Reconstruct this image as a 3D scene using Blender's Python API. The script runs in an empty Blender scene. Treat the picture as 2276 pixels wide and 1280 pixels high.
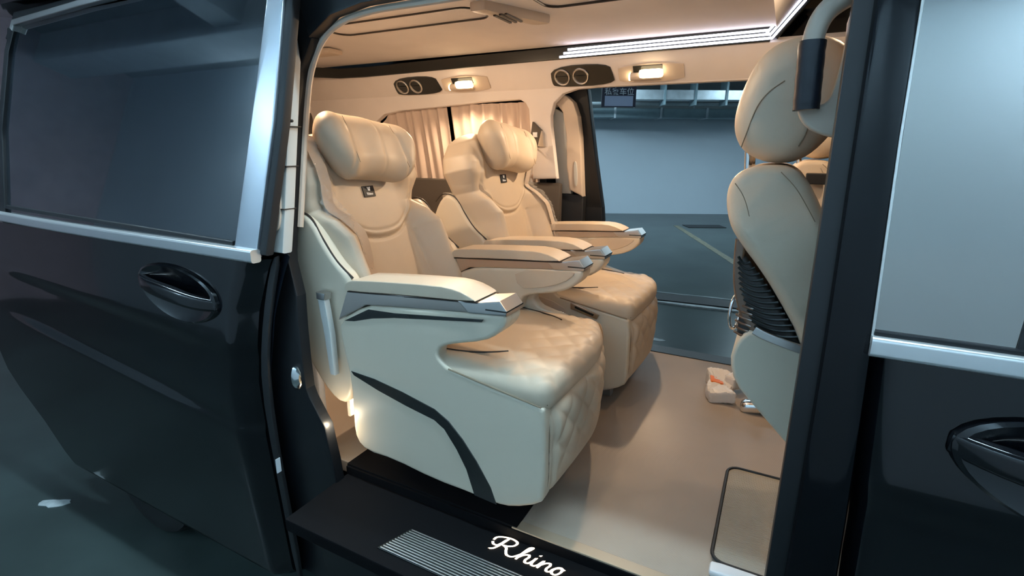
import bpy, bmesh, math, random
from mathutils import Vector, Matrix
R = math.radians
random.seed(7)
S = bpy.context.scene
COL = S.collection

# ------------------------------------------------------------------ camera, world, exposure
cam = bpy.data.cameras.new('camera'); cam_o = bpy.data.objects.new('camera', cam); COL.objects.link(cam_o)
cam.sensor_width = 36.0; cam.lens = 1135.0 / 2276.0 * 36.0; cam.clip_start = 0.02; cam.clip_end = 200
YAW, PITCH, ROLL = R(27.5), R(15.1), R(0.4)
fw = Vector((-math.sin(YAW) * math.cos(PITCH), math.cos(YAW) * math.cos(PITCH), -math.sin(PITCH)))
r0 = Vector((math.cos(YAW), math.sin(YAW), 0)); u0 = r0.cross(fw)
rt = r0 * math.cos(ROLL) + u0 * math.sin(ROLL); up = u0 * math.cos(ROLL) - r0 * math.sin(ROLL)
m = Matrix((rt, up, -fw)).transposed().to_4x4(); m.translation = (0, 0, 1.03)
cam_o.matrix_world = m
S.camera = cam_o
w = bpy.data.worlds.new('world'); S.world = w; w.use_nodes = True
bg = w.node_tree.nodes['Background']; bg.inputs[0].default_value = (0.55, 0.75, 1.0, 1); bg.inputs[1].default_value = 0.05
S.view_settings.view_transform = 'Standard'; S.view_settings.look = 'None'
S.view_settings.exposure = 0.0; S.view_settings.gamma = 1.0; S.view_settings.use_curve_mapping = False

def lamp(name, kind, loc, power, color, size=0.05, size_y=None, rot=(0, 0, 0), parent=None, spot=None, blend=0.5):
    l = bpy.data.lights.new(name, kind); l.energy = power; l.color = color
    if kind == 'AREA':
        l.size = size
        if size_y: l.shape = 'RECTANGLE'; l.size_y = size_y
    else:
        l.shadow_soft_size = size
    if kind == 'SPOT': l.spot_size = spot; l.spot_blend = blend
    o = bpy.data.objects.new(name, l); COL.objects.link(o); o.location = loc; o.rotation_euler = rot
    if parent:
        o.parent = parent; o.location = Vector(loc) - parent.location
    return o
COOL = (0.62, 0.86, 1.0)
WARM = (1.0, 0.715, 0.455)

# ------------------------------------------------------------------ materials
MATS = {}
def mat(name, col, rough=0.5, metal=0.0, spec=0.5, coat=0.0, bump=None, vary=0.0, vscale=6.0, emit=None, es=0.0, alpha=1.0, trans=0.0, sheen=0.0):
    if name in MATS: return MATS[name]
    M = bpy.data.materials.new(name); M.use_nodes = True; nt = M.node_tree; b = nt.nodes['Principled BSDF']
    b.inputs['Base Color'].default_value = (*col, 1); b.inputs['Roughness'].default_value = rough; b.inputs['Metallic'].default_value = metal
    b.inputs['Specular IOR Level'].default_value = spec; b.inputs['Coat Weight'].default_value = coat; b.inputs['Coat Roughness'].default_value = 0.04
    b.inputs['Alpha'].default_value = alpha; b.inputs['Transmission Weight'].default_value = trans; b.inputs['Sheen Weight'].default_value = sheen
    if emit: b.inputs['Emission Color'].default_value = (*emit, 1); b.inputs['Emission Strength'].default_value = es
    tc = nt.nodes.new('ShaderNodeTexCoord')
    if vary:
        n = nt.nodes.new('ShaderNodeTexNoise'); n.inputs['Scale'].default_value = vscale; n.inputs['Detail'].default_value = 6
        nt.links.new(tc.outputs['Object'], n.inputs['Vector'])
        rp = nt.nodes.new('ShaderNodeValToRGB'); e = rp.color_ramp.elements
        e[0].position = 0.3; e[1].position = 0.7
        e[0].color = (*[c * (1 - vary) for c in col], 1); e[1].color = (*[min(1, c * (1 + vary)) for c in col], 1)
        nt.links.new(n.outputs['Fac'], rp.inputs['Fac']); nt.links.new(rp.outputs['Color'], b.inputs['Base Color'])
    if bump:
        kind, sc, st = bump[:3]
        if kind == 'voronoi':
            t = nt.nodes.new('ShaderNodeTexVoronoi'); t.inputs['Scale'].default_value = sc; out = t.outputs['Distance']
        elif kind == 'wave':
            t = nt.nodes.new('ShaderNodeTexWave'); t.bands_direction = bump[3]; t.inputs['Scale'].default_value = sc; t.inputs['Distortion'].default_value = 0; out = t.outputs['Fac']
        else:
            t = nt.nodes.new('ShaderNodeTexNoise'); t.inputs['Scale'].default_value = sc; t.inputs['Detail'].default_value = 5; out = t.outputs['Fac']
        nt.links.new(tc.outputs['Object'], t.inputs['Vector'])
        bp = nt.nodes.new('ShaderNodeBump'); bp.inputs['Strength'].default_value = st; bp.inputs['Distance'].default_value = 0.002
        nt.links.new(out, bp.inputs['Height']); nt.links.new(bp.outputs['Normal'], b.inputs['Normal'])
    MATS[name] = M
    return M
leather = mat('beige_leather', (0.585, 0.475, 0.355), 0.48, bump=('voronoi', 420, 0.07), vary=0.03, vscale=9)
leather_p = mat('beige_leather_perforated', (0.63, 0.51, 0.38), 0.55, bump=('voronoi', 300, 0.25), vary=0.03, vscale=9)
shellm = mat('beige_moulded_shell', (0.64, 0.56, 0.44), 0.42, bump=('noise', 300, 0.05))
lining = mat('beige_suede_lining', (0.78, 0.72, 0.69), 0.85, bump=('noise', 350, 0.15), vary=0.03, sheen=0.1)
lining_p = mat('beige_plastic_trim', (0.60, 0.50, 0.41), 0.5, bump=('noise', 250, 0.08))
grey_trim = mat('pale_grey_door_trim', (0.55, 0.56, 0.54), 0.5, bump=('noise', 200, 0.06))
darkpipe = mat('dark_piping', (0.03, 0.022, 0.017), 0.5)
dark = mat('gloss_dark_inlay', (0.016, 0.018, 0.017), 0.25, bump=('noise', 60, 0.03))
rubber = mat('black_rubber', (0.014, 0.015, 0.017), 0.55, bump=('noise', 150, 0.1))
jambm = mat('satin_black_jamb', (0.010, 0.011, 0.013), 0.42, spec=.35, bump=('noise', 40, 0.03))
paint = mat('black_gloss_paint', (0.0035, 0.004, 0.0055), 0.12, spec=.4, coat=.35, bump=('noise', 2.5, 0.02))
chrome = mat('polished_chrome', (0.78, 0.79, 0.8), 0.14, 1.0, bump=('noise', 8, 0.02))
alu = mat('satin_aluminium', (0.60, 0.58, 0.56), 0.32, 1.0, bump=('noise', 120, 0.04))
alu_dark = mat('brushed_bronze_grey', (0.55, 0.49, 0.45), 0.38, 0.9, bump=('noise', 140, 0.05))
pillar_alu = mat('brushed_pillar_cover', (0.62, 0.66, 0.72), 0.30, 1.0, bump=('noise', 30, 0.03))
privacy = mat('dark_privacy_glass', (0.020, 0.027, 0.035), 0.03, spec=1.0, coat=1.0, bump=('noise', 1.2, 0.003))
darkgrey = mat('dark_grey_side_lining', (0.075, 0.062, 0.052), 0.6, bump=('noise', 200, 0.1))
floorm = mat('ribbed_floor_vinyl', (0.40, 0.335, 0.275), 0.30, bump=('wave', 90, 0.35, 'Y'), vary=0.08, vscale=3)
floor_edge = mat('tan_floor_edge', (0.40, 0.31, 0.22), 0.4, bump=('noise', 150, 0.05))
matm = mat('ribbed_door_mat', (0.44, 0.39, 0.32), 0.4, bump=('wave', 60, 0.9, 'Y'), vary=0.08)
white_p = mat('white_plastic', (0.75, 0.77, 0.8), 0.35, bump=('noise', 60, 0.03))
peach = mat('peach_curtain_cloth', (0.60, 0.48, 0.41), 0.9, bump=('noise', 300, 0.2), vary=0.05, sheen=0.2)
wrap = mat('clear_plastic_wrap', (0.9, 0.88, 0.84), 0.08, alpha=0.17, spec=0.9, bump=('noise', 45, 0.45))
beltm = mat('beige_belt_webbing', (0.60, 0.48, 0.37), 0.7, bump=('wave', 250, 0.3, 'Z'))
epoxy = mat('dark_green_garage_epoxy', (0.044, 0.062, 0.060), 0.30, bump=('noise', 5, 0.06), vary=0.25, vscale=1.6)
wallm = mat('pale_painted_garage_wall', (0.66, 0.76, 0.84), 0.8, bump=('noise', 20, 0.08), vary=0.03, vscale=0.6)
concrete = mat('grey_concrete', (0.26, 0.30, 0.31), 0.85, bump=('noise', 14, 0.2), vary=0.12, vscale=1.5)
beamm = mat('painted_concrete_beam', (0.50, 0.56, 0.60), 0.8, bump=('noise', 14, 0.1), vary=0.05)
pinkm = mat('dusty_pink_wall', (0.46, 0.34, 0.37), 0.8, bump=('noise', 14, 0.1), vary=0.08)
teal = mat('teal_grey_duct', (0.22, 0.32, 0.36), 0.5, bump=('noise', 12, 0.05), vary=0.08)
galv = mat('galvanised_steel', (0.55, 0.62, 0.66), 0.4, 0.7, bump=('noise', 25, 0.1), vary=0.12)
yellowish = mat('worn_yellow_line', (0.17, 0.165, 0.12), 0.6, bump=('noise', 30, 0.2), vary=0.3, vscale=14)
chip = mat('chipped_white_paint', (0.42, 0.46, 0.47), 0.6, bump=('noise', 30, 0.3), vary=0.25, vscale=20)
signm = mat('sign_dark_violet', (0.035, 0.035, 0.07), 0.5, bump=('noise', 30, 0.02))
sign_l = mat('sign_lavender_panel', (0.62, 0.68, 0.90), 0.5, bump=('noise', 30, 0.02))
sign_t = mat('sign_white_letters', (0.8, 0.85, 0.9), 0.6, bump=('noise', 30, 0.02))
led = mat('cool_white_light_bar', (0.9, 0.9, 1), 0.4, emit=(0.82, 0.84, 1.0), es=4.5, bump=('noise', 9, 0.01))
bulb = mat('warm_lamp_lens', (1, 0.85, 0.6), 0.3, emit=(1.0, 0.74, 0.42), es=9.0, bump=('noise', 9, 0.01))
glowtext = mat('backlit_script', (1, 0.9, 0.75), 0.4, emit=(1.0, 0.80, 0.58), es=3.2, bump=('noise', 9, 0.01))
tube_e = mat('garage_tube_glow', (1, 1, 1), 0.4, emit=(0.72, 0.9, 1.0), es=9.0, bump=('noise', 9, 0.01))
orange = mat('orange_print', (0.85, 0.20, 0.03), 0.5, bump=('noise', 60, 0.1))
paperm = mat('crumpled_white_film', (0.78, 0.74, 0.70), 0.4, bump=('noise', 40, 0.5))
blk_leather = mat('black_leather_sleeve', (0.010, 0.013, 0.022), 0.45, bump=('noise', 90, 0.4))
ribm = mat('ribbed_pocket', (0.022, 0.020, 0.019), 0.35, bump=('noise', 80, 0.05))
bronze_p = mat('glossy_brown_trim', (0.16, 0.085, 0.05), 0.15, coat=0.6, bump=('noise', 6, 0.1))

seamm = mat('darker_beige_seam', (0.24, 0.18, 0.12), 0.7, bump=('noise', 90, 0.1))  # darker beige tone for the seams
applique = mat('black_gloss_applique', (0.004, 0.0045, 0.006), 0.08, spec=.22, bump=('noise', 3, 0.01))
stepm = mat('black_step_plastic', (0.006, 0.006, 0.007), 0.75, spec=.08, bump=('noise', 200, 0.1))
bright = mat('bright_satin_moulding', (0.80, 0.81, 0.82), 0.28, 0.75, bump=('noise', 12, 0.02))
def film_glass():
    M = bpy.data.materials.new('reflective_film_glass'); M.use_nodes = True; nt = M.node_tree
    b = nt.nodes['Principled BSDF']; b.inputs['Base Color'].default_value = (0.40, 0.385, 0.37, 1); b.inputs['Metallic'].default_value = 1.0
    b.inputs['Roughness'].default_value = 0.12
    n = nt.nodes.new('ShaderNodeTexNoise'); n.inputs['Scale'].default_value = 1.5
    tc = nt.nodes.new('ShaderNodeTexCoord'); nt.links.new(tc.outputs['Object'], n.inputs['Vector'])
    bp = nt.nodes.new('ShaderNodeBump'); bp.inputs['Strength'].default_value = 0.02; nt.links.new(n.outputs['Fac'], bp.inputs['Height']); nt.links.new(bp.outputs['Normal'], b.inputs['Normal'])
    t = nt.nodes.new('ShaderNodeBsdfTransparent'); t.inputs['Color'].default_value = (0.25, 0.29, 0.31, 1)
    mx = nt.nodes.new('ShaderNodeMixShader'); mx.inputs[0].default_value = 0.15
    nt.links.new(b.outputs[0], mx.inputs[1]); nt.links.new(t.outputs[0], mx.inputs[2]); nt.links.new(mx.outputs[0], nt.nodes['Material Output'].inputs[0])
    return M
film = film_glass()

# ------------------------------------------------------------------ mesh helpers
def thing(name, label, cat, loc=(0, 0, 0), group=None):
    o = bpy.data.objects.new(name, None); COL.objects.link(o); o.location = loc; o.empty_display_size = 0.1
    o['label'] = label; o['category'] = cat
    if group: o['group'] = group
    return o
def tag(o, label, cat, group=None):
    o['label'] = label; o['category'] = cat
    if group: o['group'] = group
    return o
def struct(o): o['kind'] = 'structure'; return o

def mesh(name, vf, mt, parent=None, local=False, smooth=True, angle=35, label=None):
    """verts are in world coordinates (or in the frame of the top parent when local)"""
    v, f = vf
    me = bpy.data.meshes.new(name); me.from_pydata([tuple(p) for p in v], [], f); me.validate()
    bm = bmesh.new(); bm.from_mesh(me); bmesh.ops.recalc_face_normals(bm, faces=bm.faces); bm.to_mesh(me); bm.free()
    if smooth:
        me.shade_smooth(); me.set_sharp_from_angle(angle=R(angle))
    me.materials.append(mt)
    o = bpy.data.objects.new(name, me); COL.objects.link(o)
    if smooth:
        wn = o.modifiers.new('weighted_normals', 'WEIGHTED_NORMAL'); wn.keep_sharp = True
    if parent:
        o.parent = parent
        if not local:
            root = parent; off = Vector((0, 0, 0))
            while root: off += Vector(root.location); root = root.parent
            o.location = -off
    elif not local:
        # put the origin at the base centre of the mesh
        xs = [p[0] for p in v]; ys = [p[1] for p in v]; zs = [p[2] for p in v]
        c = Vector(((min(xs) + max(xs)) / 2, (min(ys) + max(ys)) / 2, min(zs)))
        me.transform(Matrix.Translation(-c)); o.location = c
    if label: o['label'] = label
    return o
def join(*vfs):
    V, F = [], []
    for v, f in vfs:
        n = len(V); V += list(v); F += [[i + n for i in q] for q in f]
    return V, F
def xf(vf, fn): return [fn(*p) for p in vf[0]], vf[1]
def move(vf, d): return xf(vf, lambda x, y, z: (x + d[0], y + d[1], z + d[2]))
def rotz(vf, a, c=(0, 0, 0)):
    ca, sa = math.cos(a), math.sin(a)
    return xf(vf, lambda x, y, z: (c[0] + (x - c[0]) * ca - (y - c[1]) * sa, c[1] + (x - c[0]) * sa + (y - c[1]) * ca, z))

def chaikin(pts, n=2, closed=True, keep=()):
    for _ in range(n):
        out = []; N = len(pts)
        rng = range(N if closed else N - 1)
        if not closed: out.append(pts[0])
        for i in rng:
            a, b = pts[i], pts[(i + 1) % N]
            out.append(tuple(.75 * p + .25 * q for p, q in zip(a, b))); out.append(tuple(.25 * p + .75 * q for p, q in zip(a, b)))
        if not closed: out.append(pts[-1])
        pts = out
    return pts
def catmull(pts, n=8):
    P = [pts[0]] + list(pts) + [pts[-1]]; out = []
    for i in range(1, len(P) - 2):
        a, b, c, d = [Vector(q) for q in P[i - 1:i + 3]]
        for k in range(n):
            t = k / n
            out.append(tuple(.5 * ((2 * b) + (c - a) * t + (2 * a - 5 * b + 4 * c - d) * t * t + (3 * b - a - 3 * c + d) * t ** 3)))
    out.append(tuple(pts[-1])); return out

def prism(poly, a, b, bev=0.0, seg=2, axis='y', cuts=None, fn=None, cut_axis=2):
    """extrude a 2D polygon between a and b along an axis; bevel the cap rims"""
    mk = {'y': lambda p, h: (p[0], h, p[1]), 'x': lambda p, h: (h, p[0], p[1]), 'z': lambda p, h: (p[0], p[1], h)}[axis]
    bm = bmesh.new()
    A = [bm.verts.new(mk(p, a)) for p in poly]; B = [bm.verts.new(mk(p, b)) for p in poly]
    n = len(poly)
    fa = bm.faces.new(A); fb = bm.faces.new(B[::-1])
    for i in range(n): bm.faces.new((A[i], B[i], B[(i + 1) % n], A[(i + 1) % n]))
    bmesh.ops.recalc_face_normals(bm, faces=bm.faces)
    if bev > 0:
        ed = list({e for f in (fa, fb) for e in f.edges})
        bmesh.ops.bevel(bm, geom=ed, offset=bev, segments=seg, affect='EDGES', profile=0.5, clamp_overlap=True)
    bmesh.ops.triangulate(bm, faces=[f for f in bm.faces if len(f.verts) > 4])
    if cuts:
        for c in cuts:
            co = [0, 0, 0]; no = [0, 0, 0]; co[cut_axis] = c; no[cut_axis] = 1
            bmesh.ops.bisect_plane(bm, geom=bm.verts[:] + bm.edges[:] + bm.faces[:], plane_co=co, plane_no=no)
    V = [tuple(v.co) for v in bm.verts]; bm.verts.index_update()
    F = [[v.index for v in f.verts] for f in bm.faces]; bm.free()
    if fn: V = [fn(*p) for p in V]
    return V, F

def rbox(h, r, n, fn=None, c=(0, 0, 0)):
    """rounded box of half sizes h, corner radius r, n cells per axis, optional deformation"""
    V, F, idx = [], [], {}
    def vert(i, j, k):
        key = (i, j, k)
        if key not in idx:
            p = [(-1 + 2 * q / nn) * hh for q, nn, hh in zip(key, n, h)]
            q = [max(-(hh - r), min(hh - r, a)) for a, hh in zip(p, h)]
            d = Vector([a - b for a, b in zip(p, q)])
            if d.length > 1e-9: p = [b + e for b, e in zip(q, d.normalized() * r)]
            if fn: p = fn(*p)
            idx[key] = len(V); V.append((p[0] + c[0], p[1] + c[1], p[2] + c[2]))
        return idx[key]
    for ax in range(3):
        a, b = [(1, 2), (2, 0), (0, 1)][ax]
        for side in (0, n[ax]):
            for i in range(n[a]):
                for j in range(n[b]):
                    q = []
                    for di, dj in ((0, 0), (1, 0), (1, 1), (0, 1)):
                        k = [0, 0, 0]; k[ax] = side; k[a] = i + di; k[b] = j + dj; q.append(vert(*k))
                    F.append(q if side else q[::-1])
    return V, F
def box(x0, x1, y0, y1, z0, z1, r=0.004, n=(3, 3, 3)):
    h = ((x1 - x0) / 2, (y1 - y0) / 2, (z1 - z0) / 2); r = min(r, min(h) * .95)
    # lattice snapped so that the rounding is confined to the rim
    def snap(t, hh): return t
    V, F = prism([(x0, z0), (x1, z0), (x1, z1), (x0, z1)], y0, y1)
    if r > 0:
        bm = bmesh.new(); bv = [bm.verts.new(p) for p in V]
        for f in F: bm.faces.new([bv[i] for i in f])
        bmesh.ops.bevel(bm, geom=bm.edges[:], offset=r, segments=2, affect='EDGES', profile=0.5, clamp_overlap=True)
        bm.verts.index_update(); V = [tuple(v.co) for v in bm.verts]; F = [[v.index for v in f.verts] for f in bm.faces]; bm.free()
    return V, F
def sweep(path, sect, upv=(0, 0, 1), closed=False, caps=True, scale=None):
    """sweep a closed 2D section (side, up) along a path"""
    P = [Vector(p) for p in path]; N = len(P); V, F = [], []; k = len(sect); U = Vector(upv)
    for i, p in enumerate(P):
        t = (P[(i + 1) % N] - P[i - 1]) if closed else (P[min(i + 1, N - 1)] - P[max(i - 1, 0)])
        t.normalize(); s = t.cross(U); s.normalize(); u = s.cross(t)
        sc = scale(i / (N - 1)) if scale else 1
        for a, b in sect: V.append(tuple(p + s * a * sc + u * b * sc))
    for i in range(N if closed else N - 1):
        for j in range(k):
            a = i * k + j; b = i * k + (j + 1) % k; c = ((i + 1) % N) * k + (j + 1) % k; d = ((i + 1) % N) * k + j
            F.append([a, b, c, d])
    if caps and not closed: F.append(list(range(k))[::-1]); F.append([(N - 1) * k + j for j in range(k)])
    return V, F
def circ(r, n=10, ry=None): return [(r * math.cos(2 * math.pi * i / n), (ry or r) * math.sin(2 * math.pi * i / n)) for i in range(n)]
def rsect(a, b, r, n=4):
    out = []
    for cx, cy, s in ((a - r, b - r, 0), (-a + r, b - r, 90), (-a + r, -b + r, 180), (a - r, -b + r, 270)):
        for i in range(n + 1):
            t = R(s + 90 * i / n); out.append((cx + r * math.cos(t), cy + r * math.sin(t)))
    return out
def tube(path, r, n=8, upv=(0, 0, 1), closed=False): return sweep(path, circ(r, n), upv, closed)
def sheet(fn, nu, nv, off):
    """thin solid: front grid fn(u,v), back grid moved by the vector off"""
    V = []; F = []
    for k in (0, 1):
        for i in range(nu + 1):
            for j in range(nv + 1):
                p = fn(i / nu, j / nv); V.append(tuple(a + k * b for a, b in zip(p, off)))
    n1 = (nu + 1) * (nv + 1); I = lambda i, j, k=0: k * n1 + i * (nv + 1) + j
    for i in range(nu):
        for j in range(nv):
            F.append([I(i, j), I(i + 1, j), I(i + 1, j + 1), I(i, j + 1)]); F.append([I(i, j, 1), I(i, j + 1, 1), I(i + 1, j + 1, 1), I(i + 1, j, 1)])
    for i in range(nu): F.append([I(i, 0), I(i, 0, 1), I(i + 1, 0, 1), I(i + 1, 0)]); F.append([I(i, nv), I(i + 1, nv), I(i + 1, nv, 1), I(i, nv, 1)])
    for j in range(nv): F.append([I(0, j), I(0, j + 1), I(0, j + 1, 1), I(0, j, 1)]); F.append([I(nu, j), I(nu, j, 1), I(nu, j + 1, 1), I(nu, j + 1)])
    return V, F
def lathe(prof, n=20, axis='y', c=(0, 0, 0)):
    """profile of (radius, height) turned about an axis"""
    V, F = [], []
    for r, h in prof:
        for i in range(n):
            a = 2 * math.pi * i / n; p = {'y': (r * math.cos(a), h, r * math.sin(a)), 'z': (r * math.cos(a), r * math.sin(a), h), 'x': (h, r * math.cos(a), r * math.sin(a))}[axis]
            V.append((p[0] + c[0], p[1] + c[1], p[2] + c[2]))
    for k in range(len(prof) - 1):
        for i in range(n): F.append([k * n + i, k * n + (i + 1) % n, (k + 1) * n + (i + 1) % n, (k + 1) * n + i])
    F.append(list(range(n))[::-1]); F.append([(len(prof) - 1) * n + i for i in range(n)])
    return V, F
def ss(a, b, x):
    t = max(0.0, min(1.0, (x - a) / (b - a))); return t * t * (3 - 2 * t)
def lerp_tab(tab, x):
    if x <= tab[0][0]: return tab[0][1]
    for (a, p), (b, q) in zip(tab, tab[1:]):
        if x <= b: return p + (q - p) * (x - a) / (b - a)
    return tab[-1][1]
def groove(d, wd): return math.exp(-(d / wd) ** 2)

# ------------------------------------------------------------------ garage (the setting)
KG = 1.148
GZ = 1.03 - 1.55 * KG
CY, SY = math.cos(YAW), math.sin(YAW)
def G(s, d, z):   # s along the far wall, d horizontal distance from the camera axis origin, z height
    return (KG * (CY * s - SY * d), KG * (SY * s + CY * d), 1.03 + KG * (z - 1.03))
def gbox(s0, s1, d0, d1, z0, z1, r=0.0):
    if abs(z0 - GZ) < 1e-6: z0 = -.52
    if abs(z1 - GZ - .01) < 1e-6: z1 = -.51
    return xf(box(s0, s1, d0, d1, z0, z1, r), lambda s, d, z: G(s, d, z))
struct(mesh('floor', box(-18, 14, -4, 28, GZ - .1, GZ, 0), epoxy, smooth=False))
struct(mesh('wall_far', gbox(-12, 14, 13.17, 13.4, GZ, 1.80), wallm, smooth=False))
struct(mesh('wall_far_upper', gbox(-12, 14, 13.22, 13.45, 1.80, 2.83), concrete, smooth=False))
struct(mesh('wall_near', box(-9, 6, -1.75, -1.6, GZ, 3.1, 0), wallm, smooth=False))
struct(mesh('wall_left', box(-8.2, -8.0, -1.6, 14, GZ, 3.1, 0), pinkm, smooth=False))
struct(mesh('wall_right', box(6.9, 7.0, -1.6, 22, GZ, 3.1, 0), wallm, smooth=False))
struct(mesh('ceiling', box(-18, 14, -4, 28, 3.1, 3.25, 0), concrete, smooth=False))
for i, (y0, y1) in enumerate(((-1.0, -.6), (3.9, 4.4), (8.2, 8.7))):
    struct(mesh('trim_%d' % (i + 1), box(-9, 6, y0, y1, 2.75, 3.1, .01), beamm, smooth=False))
for i, x0 in enumerate((-4.6, -1.6)):
    struct(mesh('trim_%d' % (i + 4), box(x0, x0 + .35, -1.6, 8.0, 2.8, 3.1, .01), beamm, smooth=False))
# parking lines and drain on the floor
def strip_on_floor(a, b, wd, z0, z1, seed=0, jag=0.0):
    a, b = Vector(a) * KG, Vector(b) * KG; t = (b - a).normalized(); s = Vector((-t.y, t.x)); N = 24; rnd = random.Random(seed)
    L, Rr = [], []
    for i in range(N + 1):
        p = a + (b - a) * i / N; L.append(p + s * (wd / 2 + rnd.uniform(-jag, jag))); Rr.append(p - s * (wd / 2 + rnd.uniform(-jag, jag)))
    return prism([tuple(p) for p in L] + [tuple(p) for p in Rr[::-1]], z0, z1, axis='z')
tag(mesh('parking_line', strip_on_floor((-1.95, 11.4), (-.2, 7.2), .13, GZ, GZ + .004, 1, .006), yellowish, smooth=False), 'worn yellowish parking bay line painted on the dark floor beyond the open far doorway', 'line')
dr = thing('floor_drain', 'dark drain channel with a chipped pale kerb edge across the floor beyond the van', 'drain', (-.9, 6.1, GZ))
mesh('grate', strip_on_floor((-3.4, 5.32), (1.2, 5.75), .30, GZ, GZ + .012, 2), rubber, dr, smooth=False)
mesh('kerb_edge', strip_on_floor((-3.4, 5.08), (1.2, 5.52), .05, GZ, GZ + .02, 3, .022), chip, dr, smooth=False)
mesh('kerb_edge', strip_on_floor((-3.4, 5.50), (1.2, 5.93), .03, GZ, GZ + .015, 5, .012), concrete, dr, smooth=False)
tag(mesh('manhole_cover', gbox(3.7, 4.5, 10.7, 11.1, GZ, GZ + .01), rubber, smooth=False), 'dark rectangular cover plate set in the floor near the foot of the far wall', 'cover')
rnd = random.Random(4)
def blob(c, r, z, k, s=1.0, a=0.0):
    pts = []
    for i in range(14):
        t = 2 * math.pi * i / 14; q = r * rnd.uniform(.6, 1.2); x, y = q * math.cos(t) * s, q * math.sin(t)
        pts.append((c[0] + x * math.cos(a) - y * math.sin(a), c[1] + x * math.sin(a) + y * math.cos(a)))
    return prism(pts, z, z + k, axis='z')
tag(mesh('paint_chip', blob((-3.12, .92), .04, GZ, .003, 2.2, .5), chip, smooth=False), 'small white paint patch on the garage floor below the open sliding door', 'patch')
for (px, py, a, lb) in ((-1.18, 5.0, .3, 'pale scuffed paint patch on the floor just outside the far sill, left one'), (-.9, 4.82, .1, 'pale scuffed paint patch on the floor just outside the far sill, right one')):
    tag(mesh('paint_chip', blob((px, py), .035, GZ, .003, 2.4, a), chip, smooth=False), lb, 'patch', 'paint patches beyond the far sill')
# hanging sign
sg = thing('parking_sign', 'dark hanging parking sign with white Chinese characters above a lavender panel', 'sign', G(1.79, 9.2, 1.75))
mesh('board', gbox(1.50, 2.08, 9.2, 9.24, 1.75, 2.10, .004), signm, sg)
mesh('panel', gbox(1.55, 2.03, 9.19, 9.2, 1.765, 1.93, .003), sign_l, sg)
for s_ in (1.57, 2.0): mesh('hanger', gbox(s_ - .008, s_ + .008, 9.215, 9.225, 2.10, 2.83), galv, sg)
fc = bpy.data.curves.new('lettering', 'FONT'); fc.body = '\u79c1\u5bb6\u8f66\u4f4d'; fc.size = .143; fc.extrude = .002; fc.align_x = 'CENTER'; fc.offset = .0015
fo = bpy.data.objects.new('lettering', fc); COL.objects.link(fo); fc.materials.append(sign_t); fo.parent = sg
fo.matrix_world = Matrix.Translation(Vector(G(1.79, 9.185, 1.952)) - Vector(sg.location)) @ Matrix.Rotation(YAW, 4, 'Z') @ Matrix.Rotation(R(90), 4, 'X')
fo.location = Vector(G(1.79, 9.185, 1.952)) - Vector(sg.location)
bpy.context.view_layer.update()
fm = bpy.data.meshes.new_from_object(fo.evaluated_get(bpy.context.evaluated_depsgraph_get()))
fx = bpy.data.objects.new('lettering', fm); COL.objects.link(fx); fx.parent = sg; fx.matrix_local = fo.matrix_local.copy()
bpy.data.objects.remove(fo); fx.name = 'lettering'
# ducts and pipes in front of the far wall
du = thing('air_duct', 'long teal grey ventilation duct hung under the ceiling along the far wall', 'duct', G(3.5, 12.4, 1.82))
mesh('casing', gbox(0, 9, 12.3, 12.8, 1.77, 1.97, .01), teal, du)
for k in range(9): mesh('flange', gbox(0.2 + k * 1.05, 0.25 + k * 1.05, 12.27, 12.83, 1.755, 1.99, .004), galv, du)
tr = thing('cable_tray', 'pale galvanised cable tray with drop brackets below the garage ceiling', 'tray', G(3.5, 11.0, 2.05))
mesh('channel', gbox(2.4, 5.6, 10.9, 11.2, 2.03, 2.22, .01), galv, tr)
for k in range(6): mesh('bracket', gbox(2.4 + k * .62, 2.44 + k * .62, 10.87, 11.22, 1.93, 2.82), teal, tr)
pp = thing('pipe_run', 'grey water pipe with hangers running parallel to the far wall under the duct', 'pipe', G(3, 11.8, 1.9))
mesh('pipe', tube([G(0, 11.7, 2.02), G(4, 11.7, 2.02), G(9, 11.7, 2.02)], .045, 10), galv, pp)
for k in range(5): mesh('hanger', gbox(1.3 + k * 1.3, 1.33 + k * 1.3, 11.69, 11.71, 1.93, 2.82), galv, pp)
# tube lamps of the garage, with added wall washers
def tube_lamp(s, loc, along, L, power, lb, tilt=0.0):
    t = thing('tube_lamp', lb, 'lamp', loc, 'garage ceiling tube lamps')
    x, y, z = loc; a = (L / 2, .04) if along == 'x' else (.04, L / 2)
    mesh('housing', box(x - a[0], x + a[0], y - a[1], y + a[1], z, z + .05, .006), white_p, t)
    d = Vector((L / 2 - .03, 0, 0)) if along == 'x' else Vector((0, L / 2 - .03, 0)); c = Vector((x, y, z - .022))
    mesh('tube', tube([c - d, c + d], .016, 10), tube_e, t)
    lamp('tube_light_up', 'AREA', (x, y, z + .06), power * .6, COOL, L if along == 'x' else .06, .06 if along == 'x' else L, rot=(math.pi, 0, 0), parent=t)
    lamp('tube_light', 'AREA', (x, y - .05 * (tilt != 0), z - .05), power, COOL, L if along == 'x' else .06, .06 if along == 'x' else L, rot=(tilt, 0, 0), parent=t)
tube_lamp(0, (-3.4, .88, 2.85), 'x', 2.2, 58, 'tube lamp over the aisle behind the sliding door')
tube_lamp(0, (-.4, .88, 2.85), 'x', 2.2, 58, 'tube lamp over the aisle in front of the doorway')
tube_lamp(0, (2.6, .88, 2.85), 'x', 2.2, 58, 'tube lamp over the aisle beside the front door')
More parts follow.
